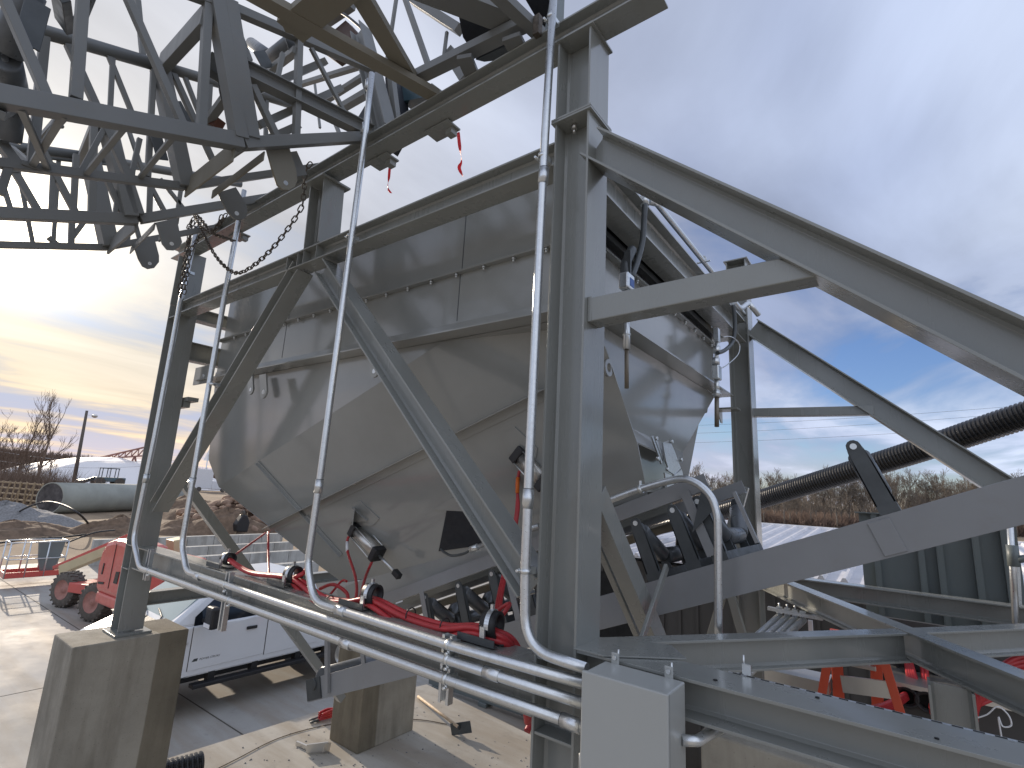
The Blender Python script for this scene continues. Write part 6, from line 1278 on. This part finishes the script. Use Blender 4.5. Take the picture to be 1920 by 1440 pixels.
def at2(px, py, k): p = P(px, py, 'Z', 0); p = CAM + (p-CAM)*k; p.z = 0; return p
G1 = 'bare trees on the left'
tree_thing('bare_tree', at2(66, 905, .62), 12.6, 24, 'taller of the two big bare trees at left, nearer the utility pole', 'bark', 5, .42, .20, G1, V((-.05, .05, 1)))
tree_thing('bare_tree', at2(24, 905, .62), 11.6, 36, 'left one of the two big bare trees, closer to the left edge', 'bark', 5, .45, .17, G1, V((.0, .10, 1)))
for k, (px, h, s_, lb) in enumerate(((2, 8, 5, 'small bushy bare tree touching the left edge'), (44, 7.5, 9, 'small bare tree between the two tall ones'), (90, 5, 13, 'low bare sapling between the right tall tree and the utility pole'), (-25, 9, 17, 'bare tree cut by the left edge'))):
    tree_thing('bare_tree', at2(px, 905, .62), h, s_, lb, 'bark', 5, .75, .10, G1)
def thicket(name, label, cat, m_, pts, hmin, hmax, n, seed, tw=0.03, kind='stuff'):
    rr = random.Random(seed); bm = bmesh.new()
    for i in range(n):
        a, b = rr.choice(pts); p = a.lerp(b, rr.random()) + V((rr.uniform(-1, 1), rr.uniform(-1, 1), 0))*rr.uniform(0, 4)
        h = rr.uniform(hmin, hmax)*(1-.5*rr.random()**2); z0 = 0
        for q in range(rr.choice((3, 4, 5))):
            s_ = p + V((rr.uniform(-.6, .6), rr.uniform(-.6, .6), z0 + h*rr.random()*.4)); e = s_ + V((rr.uniform(-1, 1)*h*.35, rr.uniform(-1, 1)*h*.35, h*rr.uniform(.35, .75)))
            u = (e-s_).orthogonal().normalized()*tw; v = (e-s_).cross(u).normalized()*tw
            f = [bm.verts.new(s_+u), bm.verts.new(s_-u*.5+v), bm.verts.new(s_-u*.5-v), bm.verts.new(e)]
            for t in ((0, 1, 3), (1, 2, 3), (2, 0, 3)): bm.faces.new([f[x] for x in t])
    me = bpy.data.meshes.new(name); bm.to_mesh(me); bm.free(); me.materials.append(M[m_]); o = bpy.data.objects.new(name, me); col.objects.link(o); return tag(o, label, cat, None, kind)
thicket('roadside_brush', 'tangled bare brush under the trees at the left', 'brush', 'bark', [(at2(-40, 912, .58), at2(130, 912, .58)), (at2(-40, 908, .66), at2(60, 908, .66))], 1.5, 4.5, 3600, 4, .022)
# wooded ridge on the left
def ridge(name, pts, mname, back=60, seed=3):
    rr = random.Random(seed); mb = MB(); n = len(pts); A, B = [], []
    for p, h in pts: A.append(mb.bm.verts.new((p.x, p.y, -.5))); B.append(mb.bm.verts.new((p.x, p.y, h)))
    C = [mb.bm.verts.new(((p.x)*1.5, p.y*1.5, h*1.0)) for p, h in pts]; 
    for i in range(n-1): mb.bm.faces.new((A[i], A[i+1], B[i+1], B[i])); mb.bm.faces.new((B[i], B[i+1], C[i+1], C[i]))
    return struct(name, mb, mname)
def farpt(px, dist):
    r = ray(px, 880); r.z = 0; r.normalize(); return V((CAM.x, CAM.y, 0)) + r*dist
def hz_h(px, py, dist):
    r = ray(px, py); k = dist/math.hypot(r.x, r.y); return 3.7 + r.z*k
M['hillwood'] = mat('wooded_hillside', (0.13, 0.095, 0.085), 1.0, 0, .35, .12)
rp_ = []
for px, py in ((-400, 800), (-200, 822), (-60, 836), (0, 846), (60, 850), (130, 858), (200, 866), (270, 870), (340, 880), (420, 888), (520, 897)):
    rp_.append((farpt(px, 420), max(.5, hz_h(px, py, 420))))
ridge('hills', rp_, 'hillwood')
def woods(name, label, span, dist, hts, n, seed, m_, tw, z0f=None, hmul=1.0):
    rr = random.Random(seed); bm = bmesh.new(); k = len(span)-1
    for i in range(n):
        f = rr.random()*k; j = int(f); g = f-j; px = span[j][0] + (span[j+1][0]-span[j][0])*g; py = span[j][1] + (span[j+1][1]-span[j][1])*g
        dd = dist*rr.uniform(.97, 1.12); p = farpt(px, dd); zt_ = hz_h(px, py, dist); z0 = max(0, zt_ - hts*rr.uniform(.9, 1.5)) if z0f is None else z0f
        h = (zt_ - z0)*rr.uniform(.65, 1.12)*hmul
        for q in range(6):
            s_ = V((p.x, p.y, z0 + h*rr.uniform(0, .55))); e = s_ + V((rr.uniform(-1, 1)*h*.16, rr.uniform(-1, 1)*h*.16, h*rr.uniform(.25, .5)))
            if q == 0: s_ = V((p.x, p.y, z0)); e = V((p.x, p.y, z0+h))
            u = (e-s_).orthogonal().normalized()*tw; v = (e-s_).cross(u).normalized()*tw; w_ = .25
            f_ = [bm.verts.new(s_+u), bm.verts.new(s_-u*.5+v), bm.verts.new(s_-u*.5-v), bm.verts.new(e)]
            for t in ((0, 1, 3), (1, 2, 3), (2, 0, 3)): bm.faces.new([f_[x] for x in t])
    me = bpy.data.meshes.new(name); bm.to_mesh(me); bm.free(); me.materials.append(M[m_]); o = bpy.data.objects.new(name, me); col.objects.link(o); return tag(o, label, 'woods', None, 'stuff')
woods('far_woods', 'far leafless woods along the left ridge', [(-200, 812), (-60, 828), (0, 837), (60, 842), (130, 848), (200, 857), (270, 863), (340, 872), (450, 885)], 405, 7, 2600, 8, 'bark', .30)
# right tree line: each tree a thing made from four kinds, woods behind them
woods('far_woods', 'far leafless woods forming the skyline behind the right tree line', [(1180, 918), (1280, 908), (1400, 905), (1600, 912), (1800, 922), (1960, 925), (2100, 925)], 185, 12, 3000, 9, 'barkgrey', .06, 0)
thicket('dry_brush', 'reddish brown dry brush at the foot of the right tree line', 'brush', 'brush', [(P(1200, 968, 'Z', 0), P(1700, 996, 'Z', 0)), (P(1600, 990, 'Z', 0), P(2000, 1010, 'Z', 0)), (P(1350, 972, 'Z', 0), P(1600, 985, 'Z', 0))], 1.2, 3.6, 9000, 6, .035)
mb = MB(); mb.plate([P(1150, 972, 'Z', 0.03), P(1990, 1018, 'Z', 0.03), P(2100, 1060, 'Z', 0.03), P(1100, 1000, 'Z', 0.03)], Z_, .004); struct('dry_field', mb, mat('dry_field_grass', (0.46, 0.34, 0.19), 0.95, 0, .25, .15))
protos = []
for k in range(4):
    h = 1.0; rr = random.Random(50+k); tr = MB(); cr = MB(); top = V((0, 0, 3.6))
    tr.tube([V((0, 0, 0)), V((.05, .05, 2)), top], [.22, .18, .15], 6); grow(cr, top, Z_, 2.9, .14, 6, rr, (.6, .8, .5, .7)[k], .15, .026); grow(cr, V((.03, .03, 2.8)), V((.5, .4, .7)), 2.4, .09, 5, rr, .7, .15, .026); grow(cr, V((.03, .03, 3.2)), V((-.5, -.4, .7)), 2.4, .09, 5, rr, .7, .15, .026)
    t = thing('bare_tree', (0, 0, 0), 'leafless tree in the row of bare trees beyond the field at right', 'tree', 'bare trees beyond the field'); obj('trunk', tr, 'barkgrey', t); obj('crown', cr, 'barkgrey', t); protos.append(t)
rr = random.Random(77); n = 64
for i in range(n):
    px = 1235 + 760*(i+rr.uniform(-.4, .4))/n; b_ = P(px, 968+(px-1235)*.052+rr.uniform(-2, 5), 'Z', 0); b_ = V((0, 0, 0)) + b_; b_.z = 0
    src = protos[i % 4]; t = src if i < 4 else src.copy()
    if i >= 4:
        col.objects.link(t)
        for ch in src.children:
            c_ = ch.copy(); col.objects.link(c_); c_.parent = t
    t.location = b_; s_ = rr.uniform(.75, 1.12)*(b_.length/150); t.scale = (s_, s_, s_*rr.uniform(.9, 1.1)); t.rotation_euler = (0, 0, rr.uniform(0, 6.28))

# ================================================================== the yard lies a metre below the equipment slab
YARD = ('pickup_truck boom_lift concrete_wall storage_pipe gravel_heap dirt_heap rubble_heap broken_rock covered_stockpile soil_heap wheel_loader stacking_conveyor '
        'black_hose timber_stack utility_pole power_line distant_truck road_sign wheelbarrow steel_skid red_hose_end bare_tree roadside_brush hills far_woods dry_brush dry_field '
        'concrete_yard rear_yard_slab slab_joint').split()
YS = 4.7/3.7
for o in list(col.objects):
    if o.parent is None and o.name.split('.')[0] in YARD:
        o.location = V(o.location)*YS + V((0, 0, -1.0)); o.scale = V(o.scale)*YS
